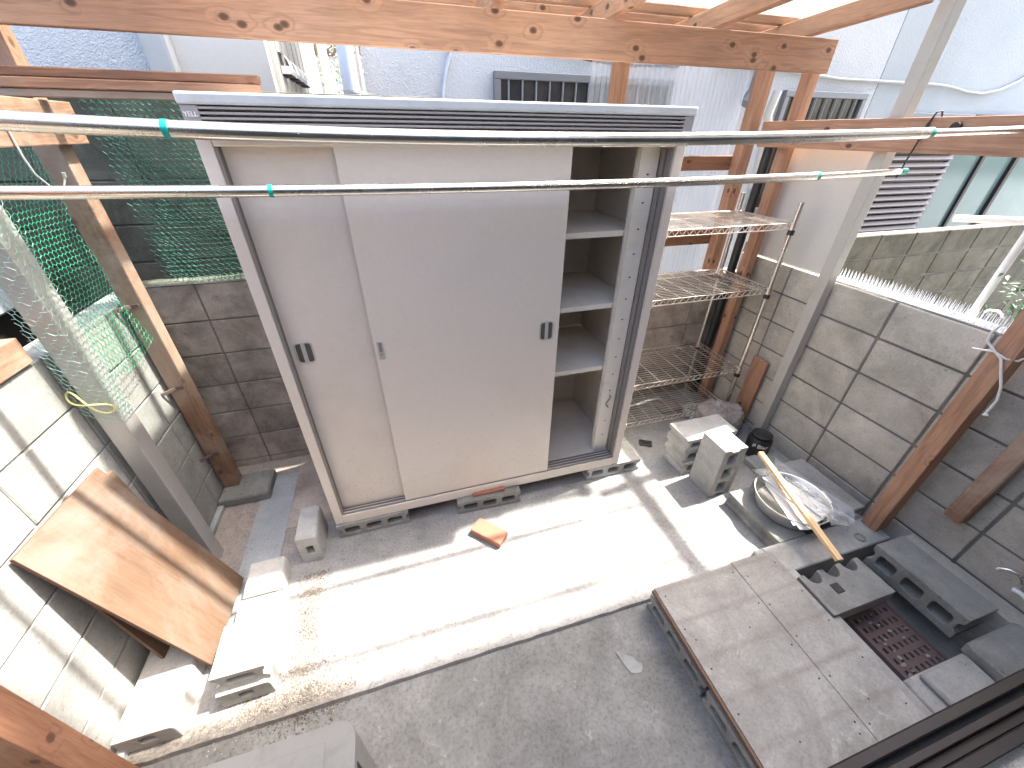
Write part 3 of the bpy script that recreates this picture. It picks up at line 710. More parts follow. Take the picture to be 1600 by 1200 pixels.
# basin with papers, bag, card and stick
bs = thing('basin', (2.0, 1.005, .101), 'round stainless steel basin heaped with papers', 'basin')
m = MB(); m.lathe([(0,.003),(.150,.003),(.165,.012),(.183,.085),(.190,.100),(.195,.102),(.196,.098),(.187,.094),(.180,.080),(.162,.010),(0,.0)], (2.0,1.005,.101), 64); m.build('bowl', 'basin', bs, smooth=True)
random.seed(21)
for i in range(14):
    L, W = random.uniform(.27, .33), random.uniform(.045, .085); cz = .198 + i*.0026
    rot = Matrix.Rotation(math.radians(-106 + i*3.4 + random.uniform(-4, 4)), 4, 'Z') @ Matrix.Rotation(math.radians(3+i*.4), 4, 'Y')
    Mx = Matrix.Translation((1.915+i*.0085+random.uniform(-.01,.01), .99+random.uniform(-.02,.02), cz)) @ rot
    m = MB(); bend = random.uniform(.002, .008)
    m.quadgrid(lambda u, v: Mx @ Vector(((u-.5)*L, (v-.5)*W, bend*math.sin(math.pi*u)+.004*math.sin(5*v+i))), 10, 6)
    if i in (9, 12): 
        m.cur = 1
        Mx2 = Mx @ Matrix.Translation((-.02, .0, .0012)); m.quadgrid(lambda u, v: Mx2 @ Vector((-.10+u*.035, (v-.5)*W*.9, bend*math.sin(math.pi*(u*.12+.12))+.002+.004*math.sin(5*v*.9+i))), 3, 4)
    o = m.build('paper_sheet', 'paper', None, base=(1.96, 1.0, cz), solid=1, mats=['paper', 'ylw'])
    tag(o, 'white printed paper sheet in the fanned heap on the steel basin', 'paper', 'papers heaped on the basin')
m = MB()
def bagsheet(u, v):
    x = 1.97 + u*.34; y = .80 + v*.46 - .18*u*(1-u); z = .208 + .018*math.sin(u*3+1)*math.sin(v*4) + .03*mnoise.noise(Vector((u*4, v*5, 3))) + .018*abs(mnoise.noise(Vector((u*14, v*16, 7)))) - .09*u*u
    z = max(z, .165 if x > 2.06 else .205)
    a = .55; x2, y2 = x-2.05, y-1.0
    return (2.05+x2*math.cos(a)*.95-y2*math.sin(a)*.35, 1.0+y2*1.0+x2*.2, z)
m.quadgrid(bagsheet, 60, 60); single('plastic_bag', m, 'bag', 'crumpled clear plastic bag lying over the papers on the basin', 'bag', (2.05, 1.0, .2), smooth=True)
cdm = thing('card', (2.18, .975, .17), 'small white printed card propped at the edge of the basin papers', 'card')
Mx = Matrix.Translation((2.185, .975, .180)) @ Matrix.Rotation(-.35, 4, 'Z') @ Matrix.Rotation(.15, 4, 'Y')
V, F = profile_extrude(rrect(0, 0, .10, .09, .012), [], 0, .0015); m = MB(); m.add([Mx @ Vector((x, -z*-1, y)) for x, y, z in V], F); m.cur = 1
for k, (a, b, yy) in enumerate(((-.04,-.008,.006), (-.04,-.01,-.014))): m.box(a, b, yy-.003, yy+.003, .0018, .0024, Mx)
for k in range(6): m.box(.012+.004*k, .0135+.004*k, .015, .028, .0018, .0024, Mx)
m.build('card_sheet', None, cdm, mats=['paper', 'track'])
sk = MB(); sk.box(-.36, .36, -.016, .016, -.011, .011, Matrix.Identity(4))
a, b = Vector((1.996, 1.277, .30)), Vector((1.861, 0.619, .215)); d = (b-a); 
o = sk.build('wooden_stick', 'pine', None, base=(0,0,0), bevel=.0015)
tag(o, 'long pale square stick lying across the basin and papers', 'stick'); o.location = (a+b)/2; o.rotation_euler = d.to_track_quat('X', 'Z').to_euler(); o.scale = (d.length/.72, 1, 1)

# ------------------------------------------------------------------ boards leaning on the left wall
def slab_between(p0, p1, p2, th):
    """board with corners p0 (bottom near), p1 (bottom far), p2 (top near): local x along the grain (p0->p2)"""
    p0, p1, p2 = Vector(p0), Vector(p1), Vector(p2); X = (p2-p0); L = X.length; X.normalize(); Y = (p1-p0); W = Y.length; Y.normalize(); Z = X.cross(Y).normalized()
    Mx = Matrix((X, Y, Z)).transposed().to_4x4(); Mx.translation = p0
    return L, W, Mx
def lean_board(label, p0, p1, p2, th):
    L, W, Mx = slab_between(p0, p1, p2, th); m = MB(); m.box(0, L, 0, W, -th/2, th/2)
    t = bpy.data.objects.new('leaning_board', None); COL.objects.link(t); t.matrix_world = Mx; tag(t, label, 'board')
    m.build('board_face', None, t, mats=['ply', 'ply_edge'], base=(0,0,0), bevel=.0012)
    me = t.children[0].data
    for p in me.polygons: p.material_index = 0 if abs(p.normal.z) > .8 else 1
    return t
lean_board('front plywood board leaning on the sunlit left wall', (-.995, 1.06, .045), (-.985, 1.46, .045), (-1.235, 1.11, .86), .014)
lean_board('second plywood board leaning flatter behind the front one', (-1.165, 1.115, .10), (-1.15, 1.52, .10), (-1.243, 1.15, .80), .012)

# ------------------------------------------------------------------ timber posts, beams and roof
def timber(name, x0, x1, y0, y1, z0, z1, ax, label, cat, fam='wood', group=None, bev=.004):
    m = MB(); m.box(x0, x1, y0, y1, z0, z1)
    return tag(m.build(name, f'{fam}_{ax}', None, base=((x0+x1)/2, (y0+y1)/2, z0), bevel=bev, seg=2), label, cat, group)
timber('roof_beam', -1.36, 2.427, 2.112, 2.152, 2.236, 2.378, 'x', 'long knotty timber beam spanning the yard above the cabinet', 'beam')
RX = [-.64, -.03, .573, 1.135, 1.723, 2.322]
RL = ['leftmost roof rafter over the left wall end of the beam', 'roof rafter second from the left above the long beam', 'roof rafter above the left half of the cabinet doors', 'roof rafter above the open end of the cabinet', 'roof rafter next left of the one meeting the grey post', 'outer right roof rafter running to the grey post']
for x, lb in zip(RX, RL):
    m = MB(); m.bar((x, 2.62, 2.420), (x, 1.66, 2.468), .045, .085)
    tag(m.build('rafter', 'wood_y', None, base=(x, 2.1, 2.4), bevel=.003), lb, 'rafter', 'roof rafters')
timber('purlin', -1.36, 2.42, 2.40, 2.445, 2.476, 2.512, 'x', 'thin timber purlin on the rafters behind the long beam', 'purlin')
timber('purlin', -1.36, 2.42, 2.56, 2.60, 2.468, 2.504, 'x', 'rearmost timber purlin at the low edge of the roof', 'purlin')
timber('front_beam', -1.36, 2.42, 1.70, 1.74, 2.512, 2.62, 'x', 'front timber beam of the roof carried by the aluminium posts', 'beam')
# corrugated roof sheet
m = MB()
def corr(u, v):
    x = -1.38 + u*3.92; y = 1.67 + v*1.03; return (x, y, 2.572 - .05*v*1.0 + .0085*math.sin(x*2*math.pi/.032))
m.quadgrid(corr, 980, 2); single('roof_sheet', m, 'roofclear', 'clear corrugated plastic roof sheet on the rafters', 'roof sheet', (.6, 2.1, 2.5), smooth=True, solid=1)
# posts
lp = thing('timber_post', (-1.19, 2.19, 0), 'weathered timber post on a concrete foot in the left rear corner', 'post')
m = MB(); m.box(-1.235, -1.150, 2.135, 2.215, .06, 2.60); m.build('post_shaft', 'woodold_z', lp, bevel=.006, seg=2)
m = MB(); m.box(-1.24, -.965, 2.02, 2.24, 0, .062); m.build('foot', 'block_d', lp, bevel=.008, jitter=.002)
for z in (1.255, .80, .335):
    m = MB(); m.bar((-1.25, 2.09, z), (-1.20, 2.132, z+.004), .008, .018); m.bar((-1.20, 2.132, z+.004), (-1.165, 2.131, z+.006), .004, .018); m.build('strap', 'rust', lp, bevel=.001)
timber('timber_post', -1.256, -1.146, .700, .785, -.02, 2.62, 'z', 'near timber post at the lower left, close to the camera', 'post', 'woodred')
timber('timber_post', 2.408, 2.472, 2.195, 2.262, 0, 2.372, 'z', 'timber post right behind the wire rack, standing on the floor', 'post', 'wood')
timber('timber_post', 2.29, 2.372, 2.415, 2.49, 1.062, 2.39, 'z', 'timber post standing on the back wall behind the rack', 'post', 'wood')
timber('timber_post', 1.335, 1.412, 2.47, 2.543, 1.062, 2.42, 'z', 'slim timber post behind the cabinet roof beside the corrugated sheet', 'post', 'wood')
timber('timber_post', 2.342, 2.428, .738, .815, .096, 2.62, 'z', 'right timber post standing on the pit rim with a cord tied round it', 'post', 'wood')
m = MB(); m.bar((2.465, .578, .375), (2.462, .560, 1.30), .075, .07, (0, 1, 0)); tag(m.build('timber_offcut', 'woodold_z', None, base=(2.46, .57, .375), bevel=.006), 'short worn timber piece hanging on the right wall above the pit', 'timber')
timber('side_rail', 2.376, 2.412, .2, 2.40, 1.885, 2.023, 'y', 'timber rail along the right side holding the laundry poles', 'rail')
timber('side_rail', -1.148, -1.113, .2, 2.265, 1.896, 2.034, 'y', 'sunlit timber rail along the left side above the netting', 'rail', 'woodold')
timber('sill_timber', -1.36, -1.240, .2, 1.585, 1.273, 1.365, 'y', 'timber lying along the top of the left wall by the dark window', 'timber', 'woodold')
cr = thing('cross_timber', (-.9, 2.11, 2.05), 'doubled timber cross piece at the rear left ending above the cabinet roof', 'timber')
m = MB(); m.box(-1.36, -.398, 2.094, 2.130, 2.098, 2.126); m.build('upper_board', 'woodred_x', cr, bevel=.003)
m = MB(); m.box(-1.36, -.404, 2.092, 2.133, 2.066, 2.0965); m.build('lower_board', 'wood_x', cr, bevel=.003)
m = MB(); m.box(-1.36, -.407, 2.10, 2.134, 2.040, 2.0645); m.build('lower_board', 'woodold_x', cr, bevel=.003)
for z, lb in ((1.745, 'upper timber cross rail against the corrugated sheet behind the rack'), (1.258, 'lower timber cross rail against the corrugated sheet behind the rack')):
    timber('cross_rail', 1.42, 2.40, 2.492, 2.53, z, z+(.085 if z > 1.5 else .105), 'x', lb, 'rail', 'woodred')
timber('short_plank', 2.478, 2.50, 1.815, 1.94, .0, .56, 'z', 'short wide plank standing by the foot of the grey post', 'plank', 'wood')
m = MB(); m.tube([(2.42, 2.335, 0), (2.42, 2.335, 1.885)], .03, 14); single('drain_pipe', m, 'black', 'black drain pipe between the two rear timber posts', 'pipe', (2.42, 2.335, 0), smooth=True)
# aluminium posts
gp = thing('metal_post', (2.46, 1.655, 0), 'grey square metal post at the end of the right wall', 'post')
m = MB(); m.box(2.425, 2.49, 1.625, 1.69, 0, 2.51); m.build('post_shaft', 'alu_r', gp, bevel=.003, seg=2)
mp = thing('metal_post', (-1.17, 1.66, 0), 'square aluminium post by the left wall wrapped in green netting', 'post')
m = MB(); m.box(-1.212, -1.136, 1.615, 1.70, 0, 2.60); m.build('post_shaft', 'alu', mp, bevel=.004, seg=2)

# ------------------------------------------------------------------ green wire netting
NT1 = hexnet(lambda u, v: (-1.222 + .018*mnoise.noise(Vector((u*5, v*5, 1))) + (.05*max(0, (.22-v)/.22) if u > .05 else 0), 1.70 + u, 1.10 + v - .05*math.sin(u*7)*max(0, (.25-v)/.25)), .425, .80, .0235, .0013, wob=.05)
tag(NT1.build('wire_netting', 'net', None, base=(-1.22, 1.93, 1.1)), 'bright green wire netting hanging on the left side between two posts', 'netting')
def wrapmap(u, v):
    # around the aluminium post: front face (-y), corner, side face (+x)
    z = 1.02 + v
    if u < .10: return (-1.235+u*1.0, 1.606 - .008*math.sin(u*30), z - .06*(u/.1))
    return (-1.128, 1.606 + (u-.10), z - .06 - .04*math.sin(v*9)*.3)
NT2 = hexnet(wrapmap, .20, .86, .024, .0011, wob=.1)
tag(NT2.build('wire_netting', 'net_pale', None, base=(-1.17, 1.65, 1.02)), 'pale green netting wound around the aluminium post', 'netting')
NT3 = hexnet(lambda u, v: (-1.15 + u, 2.40 - .04*math.sin(math.pi*u/.75) + .015*mnoise.noise(Vector((u*4, v*4, 4))), 1.275 + v), .74, .79, .030, .0012, wob=.08)
tag(NT3.build('wire_netting', 'netd', None, base=(-.8, 2.4, 1.28)), 'dark green netting across the rear left above the stained wall', 'netting')
NT4 = hexnet(lambda u, v: (-1.13 + u, 2.43 + .02*mnoise.noise(Vector((u*4, v*4, 9))), 1.26 + v), .72, .80, .024, .0010)
tag(NT4.build('wire_netting', 'netd', None, base=(-.8, 2.43, 1.28)), 'finer dark netting layer close behind the rear left netting', 'netting')
# yellow tie at the post
m = MB(); pts = []
for i in range(41):
    a = 2*math.pi*i/40; pts.append((-1.185 + .055*math.sin(a)+.012*math.sin(2*a), 1.598 - .012*math.cos(2*a), 1.075 + .03*math.sin(2*a)*.6 - .045*math.sin(a)))
m.tube(pts, .0035, 6, cap=False); single('cord_tie', m, 'yellow', 'pale yellow cord loop tied on the netted aluminium post', 'tie', (-1.18, 1.6, 1.07), smooth=True)
m = MB(); m.tube([(-1.108, 1.86, 1.955), (-1.105, 1.85, 1.87), (-1.10, 1.85, 1.82), (-1.085, 1.865, 1.778), (-1.065, 1.89, 1.775), (-1.055, 1.905, 1.805)], .0032, 8); m.tube([(-1.055, 1.905, 1.805), (-1.053, 1.905, 1.82)], .0055, 8)
single('pole_hook', m, 'alu', 'pale bent hook hanging from the left rail', 'hook', (-1.17, 1.97, 1.86), smooth=True)

# ------------------------------------------------------------------ laundry poles
def pole(label, y0, y1, zf, x0, xj, x1, R, r2, clips, capend):
    t = thing('laundry_pole', ((x0+x1)/2, (y0+y1)/2, zf(.5)), label, 'laundry pole')
    def P(x): k = (x-x0)/(x1-x0); return (x, y0+(y1-y0)*k, zf(x))
    m = MB(); m.tube([P(x0+(xj-x0)*i/24) for i in range(25)], R, 24); m.build('outer_tube', 'stain', t, smooth=True)
    m = MB(); m.tube([P(xj+(x1-xj)*i/12) for i in range(13)], r2, 24); m.build('inner_tube', 'stain', t, smooth=True)
    for cx in clips:
        m = MB(); m.tube([P(cx-.006), P(cx+.006)], R*1.05, 20); m.build('ring', 'teal', t, smooth=True)
    m = MB(); m.tube([P(xj-.006), P(xj+.012)], R*1.02, 20); m.build('joint_ring', 'teal', t, smooth=True)
    if capend:
        m = MB(); m.tube([P(x1-.012), P(x1+.018), P(x1+.026)], r2*1.12, 16); m.build('end_cap', 'teal', t, smooth=True)
    return t
Y1 = 1.10
pole('nearer stainless laundry pole, upper one in view, crossing before the cabinet top', Y1, Y1, lambda x: 1.93951 - .016214*x + .020921*x*x - .003061*x**3, -1.10, 1.792, 2.37, .0165, .0118, [-.401], False)
pole('farther stainless laundry pole, lower one in view, ending in a teal cap', 1.42, 1.47, lambda x: 1.79444 - .009068*x + .0069935*x*x, -1.10, 1.82, 2.345, .0165, .0130, [-.32], True)
m = MB(); m.tube([(2.415, 1.455, 2.01), (2.40, 1.46, 2.045), (2.378, 1.465, 2.04), (2.366, 1.47, 2.0), (2.356, 1.47, 1.93), (2.342, 1.47, 1.86), (2.332, 1.468, 1.80), (2.325, 1.468, 1.785)], .0035, 6); m.tube([(2.366, 1.47, 2.0), (2.358, 1.47, 1.935)], .0065, 6)
single('wire_hook', m, 'black', 'black wire loop tying the lower laundry pole to the right rail', 'wire', (2.36, 1.47, 1.95), smooth=True)
m = MB(); m.tube([(2.374, 1.36, 1.985), (2.355, 1.36, 1.985)], .018, 12); single('rail_bolt', m, 'frame_d', 'dark round bolt end on the right rail behind the pole', 'bolt', (2.36, 1.36, 1.98))

# ------------------------------------------------------------------ back right: corrugated sheet, beige board, gap of light
m = MB()
m.quadgrid(lambda u, v: (1.22 + u*1.10, 2.558 + .0105*math.sin(u*1.10*2*math.pi/.034), 1.04 + v*1.36), 260, 2); single('corrugated_sheet', m, 'clear', 'upright clear corrugated plastic sheet behind the wire rack', 'sheet', (1.8, 2.545, 1.1), smooth=True, solid=1)
bp = thing('beige_board', (2.53, 2.0, 1.24), 'flat beige board fixed above the short wall by the grey post', 'board')
m = MB(); m.box(2.535, 2.545, 1.70, 2.36, 1.2255, 1.915); m.build('board_face', 'panel', bp)
m = MB(); m.box(2.527, 2.5345, 1.705, 1.755, 1.2255, 1.915); m.build('edge_batten', 'panel', bp)
m = MB()
for k in range(40): m.box(2.536, 2.544, 1.71+k*.0165, 1.7185+k*.0165, 1.2142, 1.2254)
m.build('bottom_teeth', 'panel', bp)

# clear spike strips on the right wall
sp = thing('spike_strip', (2.56, 1.2, 1.225), 'clear plastic spike strips on top of the right wall', 'spike strip')
m = MB()
for ix in range(4):
    for iy in range(46):
        x = 2.512 + ix*.028; y = .76 + iy*.0202; lean = random.uniform(-.006, .006)
        m.tube([(x, y, 1.229), (x+lean, y+lean, 1.285)], .0028, 5, r2=.0006)
m.build('spikes', 'spike', sp)
m = MB()
for ix in range(9): m.box(2.506+ix*.012, 2.510+ix*.012, .75, 1.685, 1.226, 1.230)
for iy in range(48): m.box(2.506, 2.606, .752+iy*.0198, .756+iy*.0198, 1.2262, 1.2305)
m.build('base_grid', 'spike', sp)
# cord on right post
m = MB(); m.tube([(2.338, .835, 1.31), (2.325, .842, 1.27), (2.325, .835, 1.235), (2.332, .80, 1.205), (2.335, .77, 1.185), (2.332, .745, 1.14), (2.337, .715, 1.08), (2.345, .70, 1.02), (2.342, .70, .955)], .0048, 7)
m.tube([(2.318, .86, 1.19), (2.332, .80, 1.203), (2.336, .757, 1.19), (2.36, .732, 1.19), (2.40, .731, 1.205), (2.432, .736, 1.22)], .0042, 7)
m.tube([(2.342, .70, .955), (2.340, .697, .945)], .005, 7, r2=.011)
single('rope', m, 'cord', 'white cord knotted round the right timber post, end dangling', 'cord', (2.335, .77, 1.19), smooth=True)
# tap on the right wall
tp = thing('tap', (2.47, .28, .31), 'chrome tap with a curved spout on the right wall at the frame edge', 'tap')
m = MB(); m.tube([(2.44, .275, .30), (2.435, .285, .325), (2.43, .305, .337), (2.42, .330, .335), (2.41, .350, .322), (2.407, .354, .310)], .0085, 12); m.build('spout', 'stain', tp, smooth=True)
m = MB(); m.tube([(2.498, .262, .285), (2.435, .262, .285)], .012, 12); m.tube([(2.45, .262, .285), (2.45, .262, .33)], .009, 12); m.build('valve_body', 'stain', tp, smooth=True)
m = MB(); m.tube([(2.45, .235, .245), (2.45, .262, .250), (2.45, .285, .245)], .012, 10); m.build('handle', 'white', tp, smooth=True)

# ------------------------------------------------------------------ condenser unit, door sill, own house
ac = thing('condenser_unit', (-.68, .32, 0), 'dirty grey outdoor condenser unit at the lower edge of the view', 'air conditioner')
V, F = profile_extrude(rrect(0, 0, .80, .32, .045, 8), [], 0, .58)
m = MB(); m.add([(-.685+x, .345+z, .02+y) for x, y, z in V], F); m.build('casing', 'ac', ac, bevel=.012, seg=3, smooth=True)
m = MB(); m.box(-1.0, -.36, .22, .47, .6002, .603); m.build('top_panel', 'ac', ac, bevel=.002)
m = MB()
for k in range(9):
    m.box(-.2852, -.2835, .23+k*.022, .24+k*.022, .12, .57)
m.build('side_grille', 'void', ac)
m = MB(); m.box(-.2852, -.279, .20, .222, .10, .58); m.build('corner_trim', 'ac', ac)
sl = thing('window_frame', (1.8, 0.0, .45), 'dark brown sliding window sill at the lower right corner', 'window frame')
m = MB(); m.box(.55, 3.2, .032, .062, .44, .498); m.build('outer_rail', 'frame_d', sl, bevel=.004)
m = MB(); m.box(.55, 3.2, .018, .0315, .44, .470); m.build('inner_groove', 'void', sl)
m = MB(); m.box(.55, 3.2, -.004, .0175, .44, .492); m.build('middle_rail', 'frame_d', sl, bevel=.003)
m = MB(); m.box(.55, 3.2, -.03, -.0045, .44, .468); m.box(.55, 3.2, -.06, -.0305, .44, .488); m.build('inner_rail', 'frame_d', sl, bevel=.003)
oh = thing('house', (.5, -.4, 0), 'house wall and unseen balcony added for shade on the camera side of the yard', 'house')
m = MB(); m.box(-3.5, 1.095, -.45, -.30, -.3, 2.75); m.box(1.10, 6.5, -.45, -.30, -.3, 4.2); m.build('wall', 'ownwall', oh)
m = MB(); m.box(-2.2, 3.4, -.2995, -.27, .5, 2.5); m.build('sliding_door', 'glass_d', oh)
m = MB(); m.box(.58, 3.15, -.30, .031, -.02, .439); m.build('sill_base', 'ownwall', oh)
m = MB(); m.box(.95, 6.5, -.30, 1.165, 4.2, 4.4); m.box(6.35, 6.5, -.30, 1.165, 4.4, 5.5); m.box(.95, 6.35, 1.06, 1.165, 4.4, 5.3); m.build('balcony', 'ownwall', oh)  # unseen balcony, added and sized to shade the near slab

# ------------------------------------------------------------------ neighbouring houses
def window(parent, x0, x1, z0, z1, y, bars=True, nb=9):
    f = MB(); w = .05
    f.box(x0, x1, y-.05, y, z1-w, z1); f.box(x0, x1, y-.05, y, z0, z0+w); f.box(x0, x0+w, y-.05, y, z0+w, z1-w); f.box(x1-w, x1, y-.05, y, z0+w, z1-w)
    o = f.build('window', 'winframe', parent, bevel=.004)
    m = MB(); m.box(x0+w, x1-w, y-.022, y-.018, z0+w, z1-w); m.build('pane', 'glass_d', o)
    if bars:
        m = MB()
        for k in range(1, nb): x = x0+(x1-x0)*k/nb; m.tube([(x, y-.038, z0+w), (x, y-.038, z1-w)], .008, 8)
        m.build('bars', 'winframe', o)
    return o
h1 = thing('neighbour_house', (3, 3.7, 0), 'blue grey stucco house behind the yard with barred windows and shutter', 'house')
HY = 3.6
m = MB(); m.box(-.012, 4.82, HY, 4.9, -.3, 3.7); m.build('wall', 'stucco', h1)
m = MB(); m.box(4.835, 12, HY+.004, 4.9, -.3, 3.7); m.build('wall', 'stucco_f', h1)
m = MB(); m.box(4.8201, 4.8349, HY+.012, HY+.3, -.3, 3.69); m.build('wall_joint', 'pvcgrey', h1)
window(h1, .914, 2.473, 1.25, 2.335, HY, nb=14); window(h1, 3.68, 4.70, 1.25, 2.30, HY, nb=8)
sh = window(h1, 5.20, 6.40, .85, 2.16, HY, bars=False); sh.name = 'shutter'
m = MB()
for k in range(18):
    z = .90+k*.068; m.add([(5.25, HY-.055, z), (6.35, HY-.055, z), (6.35, HY-.085, z+.018), (6.35, HY-.055, z+.055), (5.25, HY-.055, z+.055), (5.25, HY-.085, z+.018)], [(0,1,2,5), (5,2,3,4), (0,5,4), (1,3,2)])
m.build('louvre', 'shutter', sh, solid=1)
for x0, x1 in ((6.41, 6.90), (6.95, 7.52), (7.58, 9.6)):
    m = MB(); m.box(x0, x1, HY-.03, HY-.02, .85, 2.1); m.build('pane', 'glass_t', h1)
m = MB(); m.box(6.9005, 6.9495, HY-.06, HY, .85, 2.12); m.box(7.5205, 7.5795, HY-.07, HY, .85, 2.12); m.box(6.41, 9.6, HY-.06, HY, 2.1205, 2.16); m.build('window_mullion', 'frame_d', h1)
# cables and trim on the facade
m = MB(); m.tube([(2.9, HY-.02, 2.43), (3.4, HY-.02, 2.455), (3.75, HY-.02, 2.43), (4.3, HY-.02, 2.40), (4.88, HY-.02, 2.40), (5.3, HY-.02, 2.40), (5.6, HY-.02, 2.40), (5.82, HY-.03, 2.385), (6.1, HY-.02, 2.355), (6.35, HY-.02, 2.345), (6.6, HY-.02, 2.38), (6.85, HY-.02, 2.47), (7.1, HY-.02, 2.62), (7.3, HY-.02, 2.9)], .014, 8); m.build('wall_cable', 'pvcgrey', h1, smooth=True)
m = MB(); m.tube([(.58, HY-.012, 2.55), (.60, HY-.012, 2.42), (.56, HY-.012, 2.32), (.53, HY-.012, 2.2), (.52, HY-.012, 1.9)], .012, 8); m.build('wall_cable', 'pipe', h1, smooth=True)
m = MB(); m.tube([(1.25, HY-.02, 2.50), (1.55, HY-.025, 2.44), (1.9, HY-.02, 2.41), (2.5, HY-.02, 2.42)], .009, 8); m.build('wall_cable', 'void', h1, smooth=True)
m = MB(); m.tube([(3.28, HY-.10, 2.43), (3.27, HY-.10, 2.28), (3.20, HY-.10, 2.18)], .055, 12); m.build('vent_hood', 'winframe', h1, smooth=True)
m = MB(); m.tube([(3.50, HY-.12, 2.28), (3.47, HY-.12, 2.1), (3.53, HY-.12, 1.98), (3.54, HY-.12, 1.5)], .035, 12); m.build('downpipe', 'siding', h1, smooth=True)
dp = thing('downpipe', (-.1, 3.42, 0), 'thick pale blue grey pipe beside the stucco house corner', 'pipe')
m = MB(); m.tube([(-.105, 3.40, 0), (-.105, 3.40, 4)], .052, 20); m.build('pipe_tube', 'pipe', dp, smooth=True)
m = MB(); m.tube([(-.105, 3.40, 2.16), (-.105, 3.40, 2.175)], .056, 20); m.bar((-.05, 3.42, 2.168), (.03, 3.59, 2.168), .012, .018); m.build('bracket', 'pvcgrey', dp)
m = MB(); m.tube([(-.035, 3.5, 0), (-.035, 3.5, 4)], .014, 10); single('conduit', m, 'siding', 'thin beige conduit between the blue pipe and house corner', 'pipe', (-.035, 3.5, 0), smooth=True)
h2 = thing('neighbour_house', (-2, 4.5, 0), 'pale house at the rear left with rough stucco and beige siding', 'house')
m = MB(); m.box(-6, -1.13, 3.20, 6, -.3, 3.7); m.build('wall', 'stucco', h2)
m = MB(); m.box(-1.1295, -.99, 3.16, 3.3, -.3, 3.69); m.build('corner_pilaster', 'pvcgrey', h2, bevel=.03, seg=3)
m = MB(); m.box(-.989, -.53, 3.21, 5.9, -.3, 3.7); m.build('beige_panel', 'siding', h2)
m = MB()
for k in range(22): m.box(-.5295, -.51+.006*(k % 2), 3.3+k*.12, 3.415+k*.12, -.3, 3.6)
m.build('siding_boards', 'siding', h2)
for k in range(4):
    y = 3.42+k*.24; m = MB()
    def hood(u, v): a = u*math.pi/2; return (-.51+.06*math.sin(a), y+.17*v, 2.27+.09*math.cos(a))
    m.quadgrid(hood, 8, 2); m.box(-.508, -.45, y, y+.004, 2.25, 2.29); o = m.build('vent_hood', 'white', h2, solid=1)
    m = MB(); m.box(-.508, -.452, y+.01, y+.16, 2.24, 2.249); m.build('vent_slot', 'void', o)
m = MB(); m.tube([(-.40, 5.6, 0), (-.40, 5.6, 3.5)], .045, 12); m.build('downpipe', 'siding', h2, smooth=True)
# left neighbour behind the netting
h3 = thing('neighbour_house', (-2.2, 1, 0), 'dark house behind the left wall seen through green netting', 'house')
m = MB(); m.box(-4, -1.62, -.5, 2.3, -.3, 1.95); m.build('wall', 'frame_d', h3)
f = MB(); f.box(-1.615, -1.56, -.3, 1.66, 1.26, 1.30); f.box(-1.615, -1.56, 1.66, 1.71, 1.26, 1.90); f.box(-1.615, -1.57, .6, .66, 1.301, 1.90); wf = f.build('window', 'pipe', h3, bevel=.004)
m = MB(); m.box(-1.6195, -1.605, -.3, 1.66, 1.301, 1.90); m.build('pane', 'glass_d', wf)
m = MB(); m.box(-1.619, -1.55, 1.76, 1.79, -.3, 1.94); m.build('batten', 'siding', h3, bevel=.003)
m = MB(); m.box(-1.6195, -1.57, 1.97, 2.28, 1.3, 1.62); m.build('meter_box', 'pipe', h3, bevel=.01)
# street at the alley end
fh = thing('street_house', (-.6, 10, 0), 'far pale house with dark balcony front glimpsed at the alley end', 'house')
m = MB(); m.box(-4, 3, 10, 14, -.3, 9); m.build('wall', 'siding', fh)
m = MB(); m.box(-2, .8, 9.4, 9.46, 3.05, 3.48); m.build('balcony_front', 'ply_edge', fh)
m = MB(); m.box(-2, .8, 9.38, 9.47, 3.485, 3.80); m.build('balcony_rail', 'carbody', fh)
m = MB(); m.box(-2, .8, 9.36, 9.48, 3.805, 3.88); m.build('balcony_cap', 'net', fh)
m = MB(); m.box(-.62, -.5, 9.365, 9.379, 3.55, 3.62); m.build('balcony_plate', 'white', fh)
m = MB()
for k in range(14): m.box(-1.5+k*.14, -1.42+k*.14, 9.9, 9.999, 3.9, 5.6)
m.build('window_blind', 'white', fh)
fb = thing('flower_bush', (-.45, 8, 0), 'tall white flowering bush at the end of the alley', 'bush')
m = MB(); random.seed(3)
for k in range(9): a = random.random()*6; m.tube([(-.45, 8, 0), (-.45+.25*math.cos(a), 8+.25*math.sin(a), random.uniform(2.4, 3.2))], .016, 5, r2=.004)
m.build('stems', 'leaf', fb)
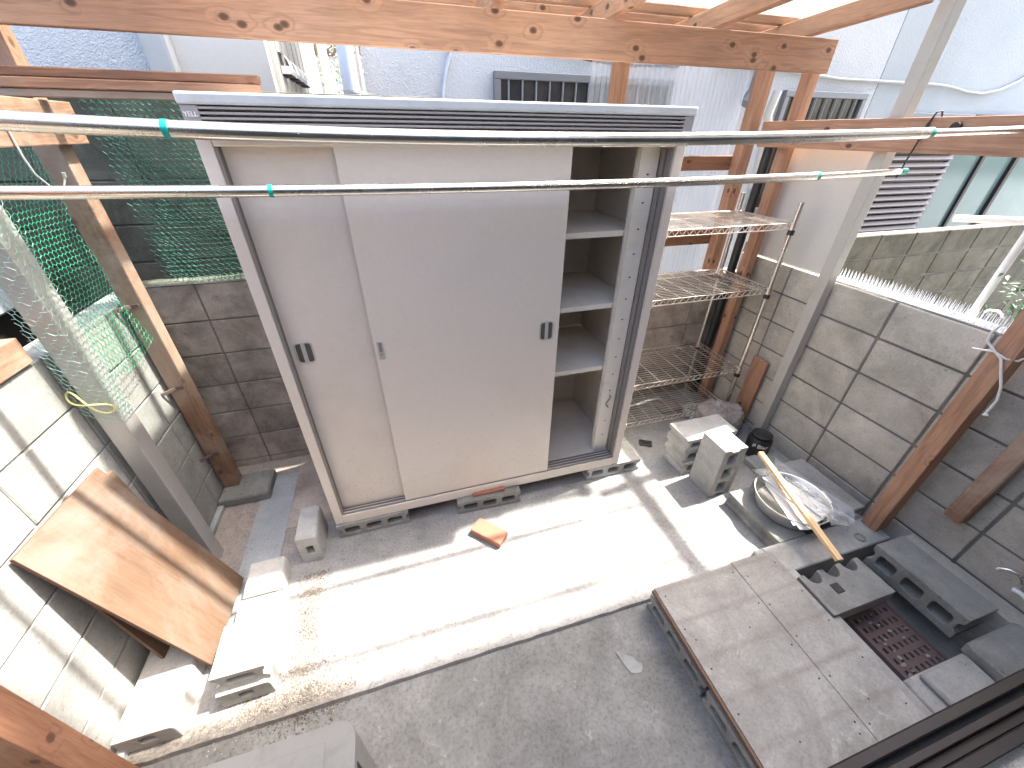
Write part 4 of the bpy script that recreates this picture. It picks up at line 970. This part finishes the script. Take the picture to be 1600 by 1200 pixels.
def leaves(n, c, sx, sy, sz, s):
    m = MB()
    for i in range(n):
        p = Vector((random.gauss(0, .4)*sx, random.gauss(0, .4)*sy, random.gauss(0, .4)*sz)) + Vector(c); R = Matrix.Rotation(random.random()*6.3, 3, 'Z') @ Matrix.Rotation(random.uniform(-1, .7), 3, 'Y') @ Matrix.Rotation(random.uniform(-.8, .8), 3, 'X')
        k = s*random.uniform(.6, 1.3); m.add([p+R @ Vector(q)*k for q in ((0,0,0), (.4,.22,.05), (1,0,-.06), (.4,-.22,.05))], [(0,1,2), (0,2,3)])
    return m
leaves(90, (-.45, 8, 2.75), .5, .5, .9, .09).build('leaves', 'leaf', fb, solid=1)
leaves(420, (-.45, 8, 2.8), .52, .52, .9, .08).build('flowers', 'leaf_w', fb, solid=1)
# white drying stand and shrub beyond the right wall
ds = thing('drying_stand', (2.78, 1.10, 0), 'white pipe drying stand beyond the right wall', 'drying stand')
m = MB(); m.tube([(2.755, 1.104, .1), (2.755, 1.104, 1.60)], .016, 16); m.build('upright', 'white', ds, smooth=True)
m = MB(); m.tube([(2.755, 1.104, .9), (2.755, 1.104, 1.215)], .020, 16); m.build('collar', 'white', ds, smooth=True)
m = MB()
ring = [(2.75, 1.385, 1.604), (2.75, .6, 1.70)]
a, b = Vector(ring[0]), Vector(ring[1]); m.tube([a, a.lerp(b, .5), b], .0165, 16, cap=False); m.tube([a, a.lerp(b, .5), b], .0125, 16, cap=False); m.build('crossbar', 'white', ds, smooth=True)
m = MB(); m.tube([(2.74, 1.06, 1.23), (2.74, 1.05, 1.245), (2.74, 1.02, 1.25), (2.74, 1.0, 1.24), (2.74, .99, 1.225)], .006, 8); single('white_hook', m, 'white', 'white bent hook just behind the spike strips by the post', 'hook', (2.74, 1.02, 1.24), smooth=True)
nd = thing('nandina_shrub', (2.85, .88, .0), 'small glossy leaved shrub beyond the right wall by the timber post', 'shrub')
m = MB()
for k in range(5): m.tube([(2.87, .88, 0), (2.86+.05*math.cos(k*1.3), .92+.06*math.sin(k*1.3), 1.0), (2.84+.07*math.cos(k), .95+.07*math.sin(k*1.7), 1.40)], .006, 5)
m.build('stems', 'leaf', nd)
m = leaves(260, (2.85, .93, 1.32), .20, .22, .24, .036); m.build('leaves', 'leaf', nd, solid=1)
